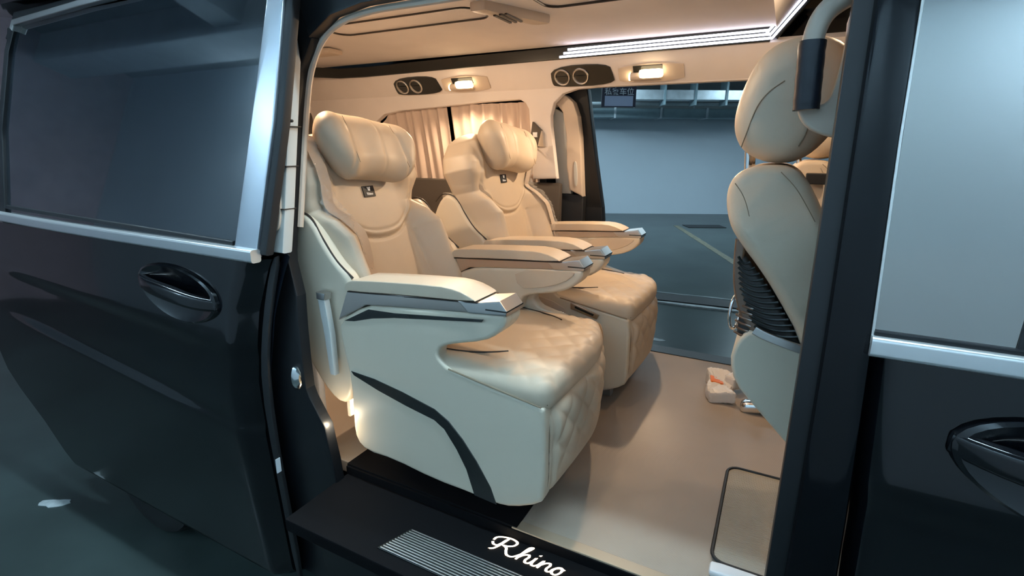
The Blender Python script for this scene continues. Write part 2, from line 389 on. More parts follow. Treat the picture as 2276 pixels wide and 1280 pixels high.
for wx, wl in ((-3.9, 'added wall washing tube lamp beside the sliding door end of the aisle'), (-.9, 'added wall washing tube lamp facing the doorway across the aisle'), (2.1, 'added wall washing tube lamp across the aisle from the front door')):
    tube_lamp(0, (wx, -.95, 2.98), 'x', 2.2, 88, wl, R(-50))  # unseen washers added to brighten the near wall and its bounce
tube_lamp(0, (-4.68, -1.42, 2.40), 'x', .5, 16, 'short tube lamp on the near side of the aisle towards the rear of the van')
tube_lamp(0, (-3.6, 11.0, 2.7), 'x', 2.4, 112, 'tube lamp over the far bays on the rear side')
tube_lamp(0, (.7, 12.2, 2.7), 'x', 2.4, 112, 'tube lamp over the far bays on the front side')
tube_lamp(0, (-1.1, 6.8, 2.7), 'x', 2.4, 30, 'tube lamp over the lane beyond the van')

# ------------------------------------------------------------------ the van
VAN = thing('van', 'black passenger van with its side doors slid open, seen into the beige lounge interior', 'van', (-1.0, 1.86, GZ))
def side(z):          # section of the body side, added to y
    if z > .73: return .2 * (z - .73)
    if z > .0: return -.02 * math.sin(math.pi * (.73 - z) / .73)
    return .10 * (-z)
def tumble(x, y, z): return (x, y + side(z), z)
ZC = [-.5, -.4, -.3, -.2, -.1, 0, .1, .2, .3, .4, .5, .6, .73, .9, 1.05, 1.2, 1.35, 1.5]
def panel(name, poly, y0, y1, mt, parent, bev=.006, label=None):
    return mesh(name, prism(poly, y0, y1, bev, cuts=ZC, fn=tumble), mt, parent, label=label, angle=40)
# near side of the body: rear quarter / C pillar with the door aperture edge
edge = [(.06, 1.40), (-.4, 1.402), (-.90, 1.402), (-1.06, 1.40), (-1.17, 1.382), (-1.245, 1.335), (-1.285, 1.25), (-1.294, 1.12), (-1.291, .80), (-1.288, .70), (-1.258, .60), (-1.25, .30), (-1.24, .27), (-1.19, .18), (-1.18, .05), (-1.18, -.07)]
panel('rear_quarter_panel', [(-3.25, -.55), (-3.3, .3), (-3.2, 1.55), (-1.33, 1.55)] + [p for p in edge if p[0] < -1.17] + [(-1.18, -.55)], 1.022, 1.06, jambm, VAN)
panel('roof_rail', [(-3.2, 1.50), (-3.1, 1.62), (1.1, 1.62), (1.25, 1.42), (.06, 1.405), (-.4, 1.407), (-.9, 1.407), (-1.06, 1.405), (-1.17, 1.387), (-1.25, 1.335), (-1.33, 1.50)], 1.015, 1.055, jambm, VAN)
mesh('aperture_seal', tube(catmull([tumble(x, 1.06, z - .004) if z > 1.37 else tumble(x + .004, 1.06, z) for x, z in edge[1:9]], 4), .0095, 8, (0, 1, 0)), lining_p, VAN)
panel('sill_panel', [(-1.2, -.55), (.06, -.55), (.06, -.06), (-1.2, -.06)], .93, 1.08, applique, VAN)
panel('pillar_jamb', [(.066, -.55), (.125, -.55), (.125, 1.45), (.062, 1.45)], .965, 1.0, jambm, VAN, .003)
panel('pillar_cover', [(.098, -.55), (.20, -.55), (.16, .74), (.154, 1.45), (.09, 1.45)], .945, 1.0, applique, VAN, .012)
# entry step and illuminated tread
mesh('entry_step', box(-1.19, .062, .83, 1.092, -.075, -.032, .006), stepm, VAN)
mesh('step_riser', box(-1.19, .062, 1.08, 1.098, -.04, -.003, .003), stepm, VAN)
mesh('seat_shade_panel', box(-1.19, -.545, 1.086, 1.21, -.01, .004, .002), stepm, VAN)  # black sheet standing in for the seat's shadow on the floor
tp = mesh('tread_plate', prism([(-.866, .870), (-.828, .972), (-.10, .972), (-.10, .870)], -.0325, -.028, .001, 1, 'z'), dark, VAN, label='ribbed aluminium tread strip')
for k in range(12):
    y = .8745 + k * .0084; x0 = -.864 + .038 * k / 12
    mesh('rib', box(x0 + .006, -.10, y - .0019, y + .0019, -.028, -.0255, .001), alu, tp)
# lettering "Rhino": pen strokes with a broad nib
def strokes():
    return [
        [(-.10, .52), (-.02, .40), (.10, .44), (.16, .62), (.20, .86), (.24, .98)],                       # R entry swash
        [(.24, .98), (.20, .70), (.15, .42), (.08, .20), (-.02, .10)],                                       # R stem
        [(-.12, .66), (-.10, .86), (.06, 1.0), (.30, 1.06), (.52, .98), (.54, .78), (.40, .60), (.24, .54)],  # R bowl
        [(.24, .54), (.38, .46), (.46, .26), (.56, .10), (.70, .12), (.80, .26)],                           # R leg
        [(.80, .26), (.92, .56), (1.02, .86), (1.04, 1.0), (.97, .98), (.92, .76), (.88, .40), (.86, .10)],   # h stem
        [(.87, .22), (.96, .46), (1.08, .56), (1.13, .44), (1.10, .24), (1.14, .10), (1.24, .14)],          # h arch
        [(1.24, .14), (1.30, .34), (1.33, .54), (1.31, .30), (1.33, .12), (1.42, .12), (1.50, .26)],        # i
        [(1.37, .74), (1.385, .77)],                                                                           # i dot
        [(1.50, .26), (1.54, .48), (1.56, .54), (1.55, .30), (1.53, .10)],                                   # n stem
        [(1.54, .26), (1.64, .48), (1.74, .55), (1.79, .44), (1.76, .24), (1.80, .10), (1.90, .16)],         # n arch
        [(1.90, .16), (1.93, .34), (2.02, .52), (2.12, .52), (2.16, .34), (2.10, .14), (1.99, .08), (1.93, .20), (1.97, .40), (2.06, .50), (2.2, .48)],  # o
    ]
ltv = []
SX, SYL = .094, .072
for st in strokes():
    pts = catmull([(x, y, 0) for x, y in st], 6)
    L3 = [(-.592 + (x + .10 * y) * SX, 1.008 + y * SYL * .86, -.0285) for x, y, _ in pts]
    nib = Vector((.8, .6)) * .0040
    V, F = [], []
    for p in L3:
        for sgn in (-1, 1):
            for h in (0, .0016): V.append((p[0] + sgn * nib.x * 1.0, p[1] + sgn * nib.y * .7, p[2] + h))
    # add a thin minimum width across the nib direction
    for i in range(len(L3) - 1):
        a = i * 4; b = a + 4
        F += [[a + 1, a + 3, b + 3, b + 1], [a, b, b + 2, a + 2], [a, a + 1, b + 1, b], [a + 2, b + 2, b + 3, a + 3]]
    F += [[0, 2, 3, 1]]; e = (len(L3) - 1) * 4; F += [[e, e + 1, e + 3, e + 2]]
    ltv.append((V, F)); ltv.append(sweep(L3, circ(.0017, 6), (0, 0, 1)))
le = mesh('lettering', move(join(*ltv), (0, 0, -.002)), glowtext, VAN, label='backlit cream script lettering in the black step')
# floor
mesh('floor_panel', box(-2.75, 1.25, 1.098, 2.64, -.045, 0, .004), floorm, VAN, label='brown ribbed vinyl floor')
mesh('floor_edge_strip', box(-.56, .06, 1.083, 1.118, -.012, .0015, .0015), floor_edge, VAN)
mesh('far_sill_plate', box(-1.1, .35, 2.60, 2.70, -.07, .004, .004), jambm, VAN)
mesh('underbody', box(-3.1, 1.2, 1.12, 2.62, -.5, -.05, .02), rubber, VAN)
mesh('roof_skin', xf(rbox((2.2, .82, .05), .045, (8, 16, 2), lambda x, y, z: (x, y, z - .05 * (y / .82) ** 2)), lambda x, y, z: (x - 1.0, y + 1.86, z + 1.66)), paint, VAN)
panelfar = lambda poly: prism(poly, 2.70, 2.76, .006, cuts=ZC, fn=lambda x, y, z: (x, y - side(z), z))
mesh('far_quarter_panel', panelfar([(-3.25, -.55), (-3.3, .3), (-3.2, 1.45), (-1.1, 1.45), (-1.1, -.55)]), paint, VAN)
mesh('far_roof_rail', box(-3.2, 1.2, 2.52, 2.62, 1.34, 1.6, .02), paint, VAN)
mesh('far_front_side', panelfar([(.35, -.55), (1.4, -.55), (1.5, .4), (1.2, .8), (.9, 1.4), (.35, 1.4)]), paint, VAN)
# --- near rear wheel mostly hidden by the door
wh = mesh('rear_wheel', lathe([(.02, 1.05), (.20, 1.05), (.25, 1.04), (.31, 1.05), (.33, 1.09), (.33, 1.22), (.30, 1.27), (.02, 1.27)], 32, 'y', (-2.45, 0, -.42)), rubber, VAN)
mesh('wheel_rim', lathe([(.02, 1.03), (.06, 1.035), (.19, 1.045), (.2, 1.06)], 24, 'y', (-2.45, 0, -.42)), alu, wh)

# --- open sliding door, near side
DY = .93
def xfront(z): return lerp_tab([(-.56, -1.47), (.0, -1.435), (.3, -1.425), (.55, -1.375), (.68, -1.325), (.73, -1.30)], z)
def xrear(z): return lerp_tab([(-.56, -2.93), (-.45, -3.05), (-.30, -3.15), (-.15, -3.29), (-.05, -3.35), (.72, -3.38)], z)
def door_skin(u, v):
    z = -.56 + 1.275 * v; a, b = xrear(z), xfront(z); x = a + (b - a) * u
    y = DY + side(z)
    y += .05 * ss(.955, 1.0, u) ** 2                                                    # rolled front edge
    y += .05 * (1 - ss(0, .05, v)) ** 2
    l1 = .46 - .055 * (x + 2.9); l2 = .30 - .10 * (x + 2.9)                              # two swage lines
    k = ss(-3.2, -2.7, x) * (1 - ss(-1.95, -1.5, x) * .6)
    y += k * .016 * (ss(-.05, .0, z - l2) - ss(0, .06, z - l1))
    return (x, y, z)
SD = mesh('sliding_door', sheet(door_skin, 90, 110, (0, .035, 0)), paint, VAN, label='black sliding door pushed back to the rear', angle=50)
def dpan(name, poly, y0, y1, mt, bev=.004, label=None): return mesh(name, prism(poly, y0, y1, bev, cuts=ZC, fn=tumble), mt, SD, label=label, angle=40)
dpan('window_glass', [(-1.385, .745), (-1.32, 1.5), (-2.86, 1.525), (-2.93, 1.42), (-3.0, 1.1), (-2.99, .75)], DY + .012, DY + .02, privacy, .002, 'dark privacy window')
dpan('pillar_trim', [(-1.405, .742), (-1.305, .728), (-1.262, 1.1), (-1.25, 1.5), (-1.31, 1.5), (-1.355, 1.13)], DY - .004, DY + .02, pillar_alu, .006, 'wide satin metal pillar strip')
dpan('door_edge', [(-1.312, .735), (-1.275, .735), (-1.236, 1.1), (-1.222, 1.48), (-1.25, 1.5), (-1.27, 1.1)], DY + .004, DY + .035, rubber, .008)
dpan('window_surround', [(-2.93, .745), (-2.99, .745), (-3.01, 1.1), (-2.95, 1.42), (-2.87, 1.56), (-1.25, 1.56), (-1.25, 1.53), (-2.84, 1.53), (-2.91, 1.41), (-2.965, 1.1)], DY + .0, DY + .05, jambm, .004)
mesh('window_trim', sweep([tumble(-2.86, DY + .002, 1.49), tumble(-2.84, DY, 1.515), tumble(-2.3, DY, 1.528), tumble(-1.7, DY, 1.53), tumble(-1.26, DY, 1.53)], rsect(.012, .014, .005), (0, 1, 0)), alu, SD)
mesh('belt_moulding', sweep([(x, DY - .008, .735 + (0 if x > -2 else .018 * (x + 2) ** 2 * .6)) for x in [-1.298 - i * .14 for i in range(13)]], rsect(.016, .019, .008), (0, 0, 1)), bright, SD, label='chrome belt moulding')
dpan('weather_strip', [(-1.42, .752), (-1.42, .765), (-2.98, .79), (-2.98, .775)], DY + .002, DY + .02, jambm, .003)
# inner structure of the door, seen along its leading edge
dpan('inner_lining', [(-1.40, .735), (-1.262, .735), (-1.262, .85), (-1.268, 1.08), (-1.273, 1.27), (-1.30, 1.36), (-1.40, 1.38)], 1.0 - .02, 1.0 + .018, grey_trim, .008, 'pale grey inner lining of the sliding door')
for zz in (.98, 1.09, .86): dpan('lining_joint', [(-1.30, zz), (-1.261, zz), (-1.261, zz + .0025), (-1.30, zz + .0025)], .975, 1.02, darkpipe, 0)
dpan('lining_grip', chaikin([(-1.30, .80), (-1.276, .80), (-1.272, .85), (-1.28, .90), (-1.30, .90)], 2), .973, .985, lining_p, .002)
def inner_face(u, v):
    z = -.56 + 1.29 * v; return (xfront(z) + .045 + .02 * ss(.1, .5, z) - .06 * u, DY + side(z) + .055 + .03 * u, z)
mesh('door_inner_frame', sheet(inner_face, 6, 40, (-.03, .02, 0)), mat('blue_black_inner_paint', (.012, .017, .026), .3, coat=.5, bump=('noise', 3, .02)), SD)
dpan('edge_seal', chaikin([(-1.45, -.55), (-1.415, 0), (-1.40, .3), (-1.375, .45), (-1.335, .62), (-1.30, .72), (-1.275, .73), (-1.31, .60), (-1.345, .45), (-1.365, .3), (-1.385, 0), (-1.42, -.55)], 1), DY + .045, DY + .06, rubber, .005)
bf = mesh('buffer_stop', lathe([(.004, 0), (.009, 0), (.011, .012), (.005, .02), (.004, .045), (.001, .046)], 12, 'x', (-1.285, 1.045, 1.105)), rubber, SD)
mesh('latch', xf(lathe([(.0, 0), (.018, .0), (.033, -.008), (.036, -.016), (.036, -.022)], 24, 'x'), lambda x, y, z: (-1.262 + x, 1.0 + y * .55, .335 + z * 1.15)), chrome, SD)
stk = mesh('warning_sticker', box(-1.382, -1.378, .958, .975, -.02, .032, .001), white_p, SD, label='small white warning sticker')
mesh('sticker_symbol', join(box(-1.3835, -1.381, .9615, .9715, .010, .013, 0), box(-1.3835, -1.381, .9615, .963, .010, .024, 0), box(-1.3835, -1.381, .970, .9715, .010, .024, 0), box(-1.3835, -1.381, .9615, .9715, -.014, -.004, 0), box(-1.3835, -1.381, .9625, .964, -.004, .003, 0)), rubber, stk)
def handle(root, cx, cz, y0, sx, mt_b):
    hb = mesh('handle_bowl', xf(lathe([(.0, .004), (.45, .004), (.78, -.002), (.95, -.010), (1.0, -.006), (1.02, .004)], 40, 'y'), lambda x, y, z: (cx + x * sx * (1 + .12 * z), y0 + y + side(cz + z * .085), cz + z * .088 - x * .018)), mt_b, root)
    pth = [(cx + sx * t, y0 - .004 - .034 * (1 - (t / .98) ** 4), cz + .006 - t * .022) for t in [-.98 + 1.96 * i / 20 for i in range(21)]]
    mesh('door_handle', sweep(pth, rsect(.017, .026, .014), (0, 0, 1), scale=lambda t: .75 + .25 * math.sin(math.pi * t)), paint, root)
handle(SD, -1.70, .575, DY - .006, .205, paint)

# --- front door, near side
def fskin(u, v):
    z = -.56 + 1.295 * v; a = lerp_tab([(-.56, .205), (0, .195), (.5, .17), (.73, .158)], z); x = a + (1.25 - a) * u
    y = .95 + side(z) + .03 * (1 - ss(0, .03, u)) ** 2
    return (x, y + .012 * ss(.18, .40, z) * (1 - ss(.42, .5, z)), z)
FD = mesh('front_door', sheet(fskin, 40, 90, (0, .04, 0)), paint, VAN, label='closed black front door', angle=50)
def fpan(name, poly, y0, y1, mt, bev=.004, label=None): return mesh(name, prism(poly, y0, y1, bev, cuts=ZC, fn=tumble), mt, FD, label=label, angle=40)
fpan('window_glass', [(.155, .745), (1.15, .745), (.93, 1.43), (.152, 1.43)], .952, .958, film, .0, 'reflective front side window')
fpan('window_edge_trim', [(.1545, .735), (.159, .735), (.1535, 1.05), (.1535, 1.4), (.1495, 1.4), (.1495, 1.05)], .944, .956, alu, .001)
mesh('belt_moulding', sweep([(.155 + i * .1, .944, .733 - .0) for i in range(11)], rsect(.012, .0165, .007), (0, 0, 1)), bright, FD, label='chrome belt moulding')
mesh('belt_seal', box(.158, 1.15, .945, .957, .748, .757, .002), jambm, FD)
fpan('mirror_base_strip', [(.33, .75), (.345, .75), (.345, .80), (.335, .81)], .948, .956, jambm, .001)
handle(FD, .47, .572, .946, .19, paint)
mesh('windscreen', prism([(1.05, .72), (1.10, .72), (.70, 1.5), (.66, 1.5)], 1.05, 2.66, .004), privacy, VAN)
mesh('dashboard', prism(chaikin([(.85, .0), (1.2, .0), (1.25, .7), (1.0, .78), (.82, .62)], 2), 1.06, 2.62, .01), rubber, VAN)

# --- grab handle on the inner pillar
gk = lambda x, y, z: (x * 1.1, y * 1.1, 1.03 + (z - 1.03) * 1.1)
gh = mesh('pillar_lining', prism([(.085, 1.06), (.16, 1.06), (.16, 1.40), (.085, 1.40)], 1.19, 1.215, .006), lining_p, VAN, label='beige pillar lining')
path = catmull([(.080, 1.082, 1.288), (.048, 1.07, 1.272), (.024, 1.062, 1.25), (.0135, 1.058, 1.215), (.0145, 1.055, 1.16), (.0175, 1.055, 1.10)], 6)
plate = prism(chaikin([(.002, 1.112), (.033, 1.112), (.042, 1.108), (.054, 1.122), (.062, 1.20), (.058, 1.26), (.11, 1.30), (.11, 1.05), (.064, 1.054), (.030, 1.066), (.010, 1.085)], 2), 1.062, 1.096, .012, 4)
mesh('grab_handle', xf(join(sweep(path, rsect(.0165, .0205, .014, 5), (0, 1, 0)), plate), gk), lining_p, gh, label='beige grab handle loop')
sl = [p for p in path if 1.098 < p[2] < 1.212]
mesh('handle_sleeve', xf(sweep(sl, rsect(.0205, .0245, .016, 5), (0, 1, 0), scale=lambda t: 1 + .02 * math.sin(25 * t)), gk), blk_leather, gh, label='black leather sleeve')

# --- far side interior lining
def ftum(x, y, z): return (x, y - .2 * max(0, z - .73), z)
fl = mesh('side_lining', prism([(-2.9, .86), (-2.9, 1.34), (.6, 1.34), (.6, 1.318), (-.85, 1.322), (-.95, 1.318), (-1.02, 1.30), (-1.07, 1.26), (-1.09, 1.20), (-1.092, 1.15), (-1.074, .885), (-1.215, .878), (-1.21, 1.0), (-1.212, 1.235), (-1.228, 1.265), (-1.26, 1.282), (-1.5, 1.276), (-1.75, 1.262), (-2.05, 1.248), (-2.17, 1.232), (-2.24, 1.195), (-2.275, 1.13), (-2.29, 1.0), (-2.29, .86)], 2.60, 2.64, .006, cuts=[.9, 1, 1.1, 1.2, 1.3], fn=ftum), lining, VAN, angle=30, label='beige side wall lining around the curtained window')
mesh('lower_side_lining', box(-2.9, -1.06, 2.585, 2.63, 0, .86, .012), darkgrey, VAN)
mesh('window_cavity', box(-2.35, -1.18, 2.665, 2.69, .80, 1.34, 0), jambm, VAN)
cl = thing('clear_wall_fitting', 'small clear reflective fitting with a painted highlight low on the dark side wall between the two lounge seats', 'lamp', (-1.78, 2.575, .74))
mesh('lens', xf(rbox((.035, .012, .022), .01, (4, 3, 4)), lambda x, y, z: (x - 1.78, y + 2.575, z + .76)), mat('clear_lens', (.30, .26, .22), .15, spec=.8, bump=('noise', 30, .1)), cl)
mesh('spot', lathe([(.0, -.004), (.006, -.003), (.007, .003)], 12, 'y', (-1.765, 2.562, .765)), bulb, cl)  # glowing dot stands in for a lamp's highlight on the reflective fitting
cup = mesh('cup_shelf', prism(chaikin([(-1.78, .56), (-1.58, .56), (-1.57, .65), (-1.80, .65)], 2), 2.48, 2.585, .01), lining_p, VAN)
# roof side bevel, dark band, light bars
def strip_path(o=0.0, x1=-.118): return [(-2.55 + o * .2, 1.62, 1.47), (-2.55 + o * .2, 2.1, 1.462), (-2.51, 2.28, 1.458), (-2.38, 2.375, 1.455), (-2.2, 2.395, 1.455), (-1.5, 2.395, 1.464), (-.9, 2.395, 1.468), (x1, 2.395, 1.474)]
mesh('roof_side_bevel', sheet(lambda u, v: (-2.85 + 3.4 * u, 2.482 - .087 * v - .010 * math.sin(math.pi * v), 1.325 + .118 * v), 20, 6, (0, .02, .02)), lining, VAN)
lb = mesh('light_band', sweep(strip_path(), rsect(.008, .027, .004), (0, 0, 1)), dark, VAN, label='dark gloss roof band')
mesh('light_band_end', sweep([(-.118, 2.396, 1.474), (-.085, 2.396, 1.514), (-.02, 2.396, 1.596)], rsect(.008, .032, .004), (-.78, 0, .62)), dark, lb)
for k in range(3):
    dz = (k - 1) * .0145
    seg = [(-1.0 + .02 * k, 2.3845, 1.4645 + dz), (-.6, 2.3845, 1.468 + dz), (-.118 + .55 * -dz, 2.3845, 1.4715 + dz)]
    mesh('light_bar', sweep(seg, rsect(.0035, .0045, .002), (0, 0, 1)), led, lb)
    e0 = Vector((-.118 + .0 * k, 2.3845, 1.4715)); dv = Vector((.62, 0, .78)); nv = Vector((-.78, 0, .62)) * dz
    mesh('light_bar', sweep([tuple(e0 + nv - dv * .006 + Vector((.3 * -dz, 0, 0)) * 0), tuple(e0 + dv * .06 + nv), tuple(e0 + dv * .15 + nv)], rsect(.0035, .0045, .002), (-.78, 0, .62)), led, lb)
# ceiling: centre panel, recessed hatch lines, vents
def ceil(u, v):
    y = 1.30 + 1.095 * v; z = 1.499 + .012 * math.sin(math.pi * v) ** .6; return (-2.65 + 2.56 * u, y, z)
cp = mesh('ceiling_panel', sheet(ceil, 20, 24, (0, 0, .03)), lining, VAN, label='beige suede ceiling panel')
mesh('ceiling_front_step', sheet(lambda u, v: (-.10 + .10 * u, 1.30 + 1.09 * v, 1.49 + .14 * u), 6, 12, (0, 0, .03)), lining, VAN)
mesh('cab_ceiling', box(-.02, 1.1, 1.25, 2.45, 1.60, 1.63, .005), lining, VAN)
mesh('rear_bulkhead', xf(rbox((.05, .72, .76), .04, (4, 10, 10)), lambda x, y, z: (x - 2.72 - .12 * max(0, (z) / .7), y + 1.86, z + .74)), lining, VAN, label='beige rear door lining')
rr = [(-2.68, 1.9, 1.16), (-2.68, 2.45, 1.16)]
mesh('rear_recess', xf(rbox((.02, .27, .075), .02, (3, 8, 5)), lambda x, y, z: (x - 2.70 - z * .15, y + 2.16, z + 1.18)), darkgrey, VAN)
cl2 = mesh('added_cab_lamp', xf(rbox((.09, .06, .012), .011, (6, 5, 3)), lambda x, y, z: (x + .22, y + 1.86, z + 1.592)), lining_p, VAN)  # unseen dome lamp, added to lift the light on floor and seats
mesh('lamp_lens', xf(rbox((.05, .035, .008), .0075, (5, 4, 3)), lambda x, y, z: (x + .22, y + 1.86, z + 1.578)), bulb, cl2)
lamp('cab_fill_light', 'SPOT', (.22, 1.86, 1.54), 9, WARM, .02, rot=(0, R(18), 0), spot=R(165), blend=.35, parent=VAN)
def rr_line(x0, x1, y0, y1, z, rad):
    pts = []
    for cx, cy, s in ((x1 - rad, y1 - rad, 0), (x0 + rad, y1 - rad, 90), (x0 + rad, y0 + rad, 180), (x1 - rad, y0 + rad, 270)):
        for i in range(6):
            t = R(s + 18 * i); pts.append((cx + rad * math.cos(t), cy + rad * math.sin(t), z))
    return pts
mesh('hatch_seam', tube(rr_line(-1.78, -1.04, 1.66, 1.825, 1.507, .05), .0035, 6, closed=True), darkpipe, cp)
mesh('hatch_seam', tube(rr_line(-.80, -.20, 1.50, 1.80, 1.507, .05), .004, 6, closed=True), darkpipe, cp)
va = mesh('ceiling_vent', xf(rbox((.032, .14, .02), .012, (4, 10, 3)), lambda x, y, z: (-.925 + x + .10 * (y / .14) * .6, 1.76 + y, 1.497 + z)), lining_p, VAN, label='raised beige roof vent')
for k in range(3): mesh('vent_slat', box(-.955 + k * .022, -.945 + k * .022, 1.68, 1.80, 1.472, 1.478, .001), darkpipe, va)
mesh('ceiling_vent', xf(rbox((.11, .05, .014), .012, (6, 5, 3)), lambda x, y, z: (-2.15 + x, 2.02 + y, 1.495 + z)), lining_p, VAN)
# vents and reading lamps on the far header
def hdr(x, t):       # point on the bevel, t from the lower edge
    return Vector((x, 2.482 - .087 * t - .010 * math.sin(math.pi * t), 1.325 + .118 * t))
NB = Vector((0, -.118, -.087)).normalized(); UB = Vector((0, -.087, .118)).normalized()
def on_bevel(vf, x, t): # local x along the van, y out of the surface, z up the slope
    c = hdr(x, t); return xf(vf, lambda a, b, d: tuple(c + Vector((a, 0, 0)) + NB * b + UB * d))
for x in (-1.87, -.905):
    v = mesh('air_vent', on_bevel(prism(chaikin([(-.16, -.03), (-.14, -.052), (.155, -.052), (.15, .0), (.135, .052), (-.15, .052)], 2), -.004, .006, .002), x, .40), dark, VAN, label='dark air vent plate with two round nozzles')
    for dx in (-.098, -.005):
        n = mesh('nozzle', on_bevel(lathe([(.028, .004), (.040, .004), (.041, .010), (.038, .014), (.033, .012), (.030, .006), (.0, .005)], 24, 'y', (dx, 0, 0)), x, .40), alu, v)
        mesh('nozzle', on_bevel(box(dx - .027, dx + .027, .006, .010, -.004, .004, .001), x, .40), dark, v)
for x in (-1.555, -.585):
    rl = mesh('reading_lamp', on_bevel(xf(rbox((.145, .008, .046), .0075, (12, 3, 6)), lambda a, b, d: (a, b + .0, d * (1 - .3 * (a / .145) ** 2))), x, .36), lining_p, VAN, label='beige reading lamp recess glowing warm')
    mesh('lamp_recess', on_bevel(box(-.075, .055, .006, .0095, .004, .038, .003), x, .36), dark, rl)
    mesh('lamp_barrel', on_bevel(sweep([(-.085, .018, -.006), (.05, .018, -.006)], circ(.017, 14), (0, 0, 1)), x, .36), lining_p, rl)
    mesh('lamp_lens', on_bevel(xf(rbox((.052, .011, .019), .010, (6, 4, 4)), lambda a, b, d: (a + .008, b + .028, d + .010)), x, .36), bulb, rl)
    mesh('barrel_cap', on_bevel(sweep([(-.092, .019, -.006), (-.084, .019, -.006)], circ(.0155, 14), (0, 0, 1)), x, .36), bulb, rl)
    c = hdr(x, .36) + NB * .055 + UB * .0
    lamp('reading_light', 'SPOT', tuple(c), 25 if x > -1 else 20, WARM, .018, rot=(R(-28), 0, 0), spot=R(165), blend=.35, parent=VAN)
# the same pair on the near header, out of sight over the doorway but lighting the seats
for x in (-1.555, -.585):
    rl = mesh('reading_lamp', xf(rbox((.10, .034, .008), .0075, (10, 5, 3)), lambda a, b, d: (x + a, 1.265 + b, 1.452 + b * .55 + d)), lining_p, VAN)
    mesh('lamp_lens', xf(rbox((.036, .014, .008), .0075, (6, 4, 3)), lambda a, b, d: (x + a, 1.268 + b, 1.442 + b * .55 + d)), bulb, rl)
    lamp('reading_light', 'SPOT', (x, 1.275, 1.41), 7 if x > -1 else 22, WARM, .018, rot=(R(22), 0, 0), spot=R(165), blend=.35, parent=VAN)
mesh('near_roof_bevel', sheet(lambda u, v: (-2.85 + 3.4 * u, 1.20 + .11 * v, 1.43 + .06 * v), 10, 4, (0, -.02, .03)), lining, VAN)
# switch plate by the far doorway
sp = mesh('switch_plate', xf(prism([(-1.20, 1.048), (-1.20, 1.11), (-1.185, 1.172), (-1.137, 1.128), (-1.15, 1.09), (-1.165, 1.048)], 2.578, 2.602, .002), ftum), darkgrey, VAN, label='dark angular switch plate with silver wedge')
mesh('switch_wedge', xf(prism([(-1.162, 1.05), (-1.136, 1.128), (-1.128, 1.115), (-1.126, 1.05)], 2.572, 2.602, .003), ftum), alu, sp)
mesh('switch_button', xf(prism([(-1.185, 1.095), (-1.16, 1.095), (-1.16, 1.12), (-1.185, 1.12)], 2.573, 2.58, .002), ftum), white_p, sp)
# far sliding door, slid back: its leading edge and inner trim
FS = mesh('far_sliding_door', prism([(-2.3, -.3), (-.85, -.3), (-.845, .55), (-.865, .73), (-.90, 1.0), (-.935, 1.33), (-2.3, 1.36)], 2.72, 2.78, .008, cuts=ZC, fn=lambda x, y, z: (x, y - .2 * max(0, z - .73), z)), jambm, VAN, label='far sliding door, slid back')
fsp = lambda poly, y0, y1, b: prism(poly, y0, y1, b, cuts=[.9, 1, 1.1, 1.2, 1.3], fn=ftum)
mesh('inner_lining', fsp([(-1.02, .82), (-.955, .79), (-.958, 1.10), (-.968, 1.20), (-.99, 1.265), (-1.03, 1.30), (-1.075, 1.30), (-1.12, 1.27), (-1.12, 1.235), (-1.08, 1.255), (-1.05, 1.22), (-1.035, 1.10), (-1.04, .95), (-1.03, .82)], 2.66, 2.72, .008), lining_p, FS, label='beige inner lining of the far door')
mesh('inner_lining', fsp([(-1.12, .80), (-1.03, .80), (-1.035, 1.1), (-1.06, 1.22), (-1.12, 1.25)], 2.69, 2.72, .004), grey_trim, FS)
mesh('pull_recess', fsp(chaikin([(-.998, .845), (-.978, .845), (-.978, .975), (-.998, .975)], 2), 2.655, 2.662, .002), grey_trim, FS, label='oval pull recess')
mesh('lower_inner_panel', box(-1.3, -.955, 2.67, 2.72, .0, .80, .01), rubber, FS)
# beige strip and lower trim inside the near C pillar
ct = mesh('pillar_inner_trim', prism([(-1.205, .336), (-1.185, .336), (-1.187, .47), (-1.20, .583), (-1.23, .583), (-1.215, .47)], 1.062, 1.085, .004), grey_trim, VAN, label='pale strip on the rear pillar')
mesh('trim_tip', prism([(-1.232, .583), (-1.198, .583), (-1.194, .605), (-1.232, .605)], 1.06, 1.088, .003), alu, ct)
mesh('near_rear_lining', box(-2.8, -1.33, 1.12, 1.15, 0, 1.3, .01), lining, VAN)
sl_ = mesh('entry_lamp', box(-1.205, -1.19, 1.12, 1.15, .16, .24, .004), lining_p, VAN)
mesh('lamp_lens', box(-1.192, -1.188, 1.122, 1.148, .165, .235, .002), bulb, sl_)
lamp('entry_light', 'POINT', (-1.165, 1.03, .18), .7, (1.0, .82, .58), .012, parent=VAN)

# ------------------------------------------------------------------ curtains
def curtain(x0, x1, top, lb, ph):
    def fn(u, v):
        x = x0 + (x1 - x0) * u; z = .845 + (top(x) - .845) * v; k = 1 - .5 * v
        a = math.sin(2 * math.pi * (u * (x1 - x0) / .062 + ph) + .6 * math.sin(7 * u + 2 * v)); b = math.sin(2 * math.pi * (u * (x1 - x0) / .105 + ph))
        return (x + .008 * k * b, 2.642 - .2 * max(0, z - .73) + .010 * a * (.55 + .45 * k) + .006 * b * k, z)
    o = mesh('curtain', sheet(fn, 150, 14, (0, .004, 0)), peach)
    tag(o, lb, 'curtain', 'pleated side window curtains')
curtain(-2.27, -1.745, lambda x: min(1.268, 1.262 + .02 * (x + 1.75)) - .09 * ss(-2.12, -2.28, x), 'peach pleated curtain over the rear window half, behind the nearer lounge seat', .1)
curtain(-1.722, -1.20, lambda x: 1.272, 'peach pleated curtain over the front window half, behind the far lounge seat', .4)

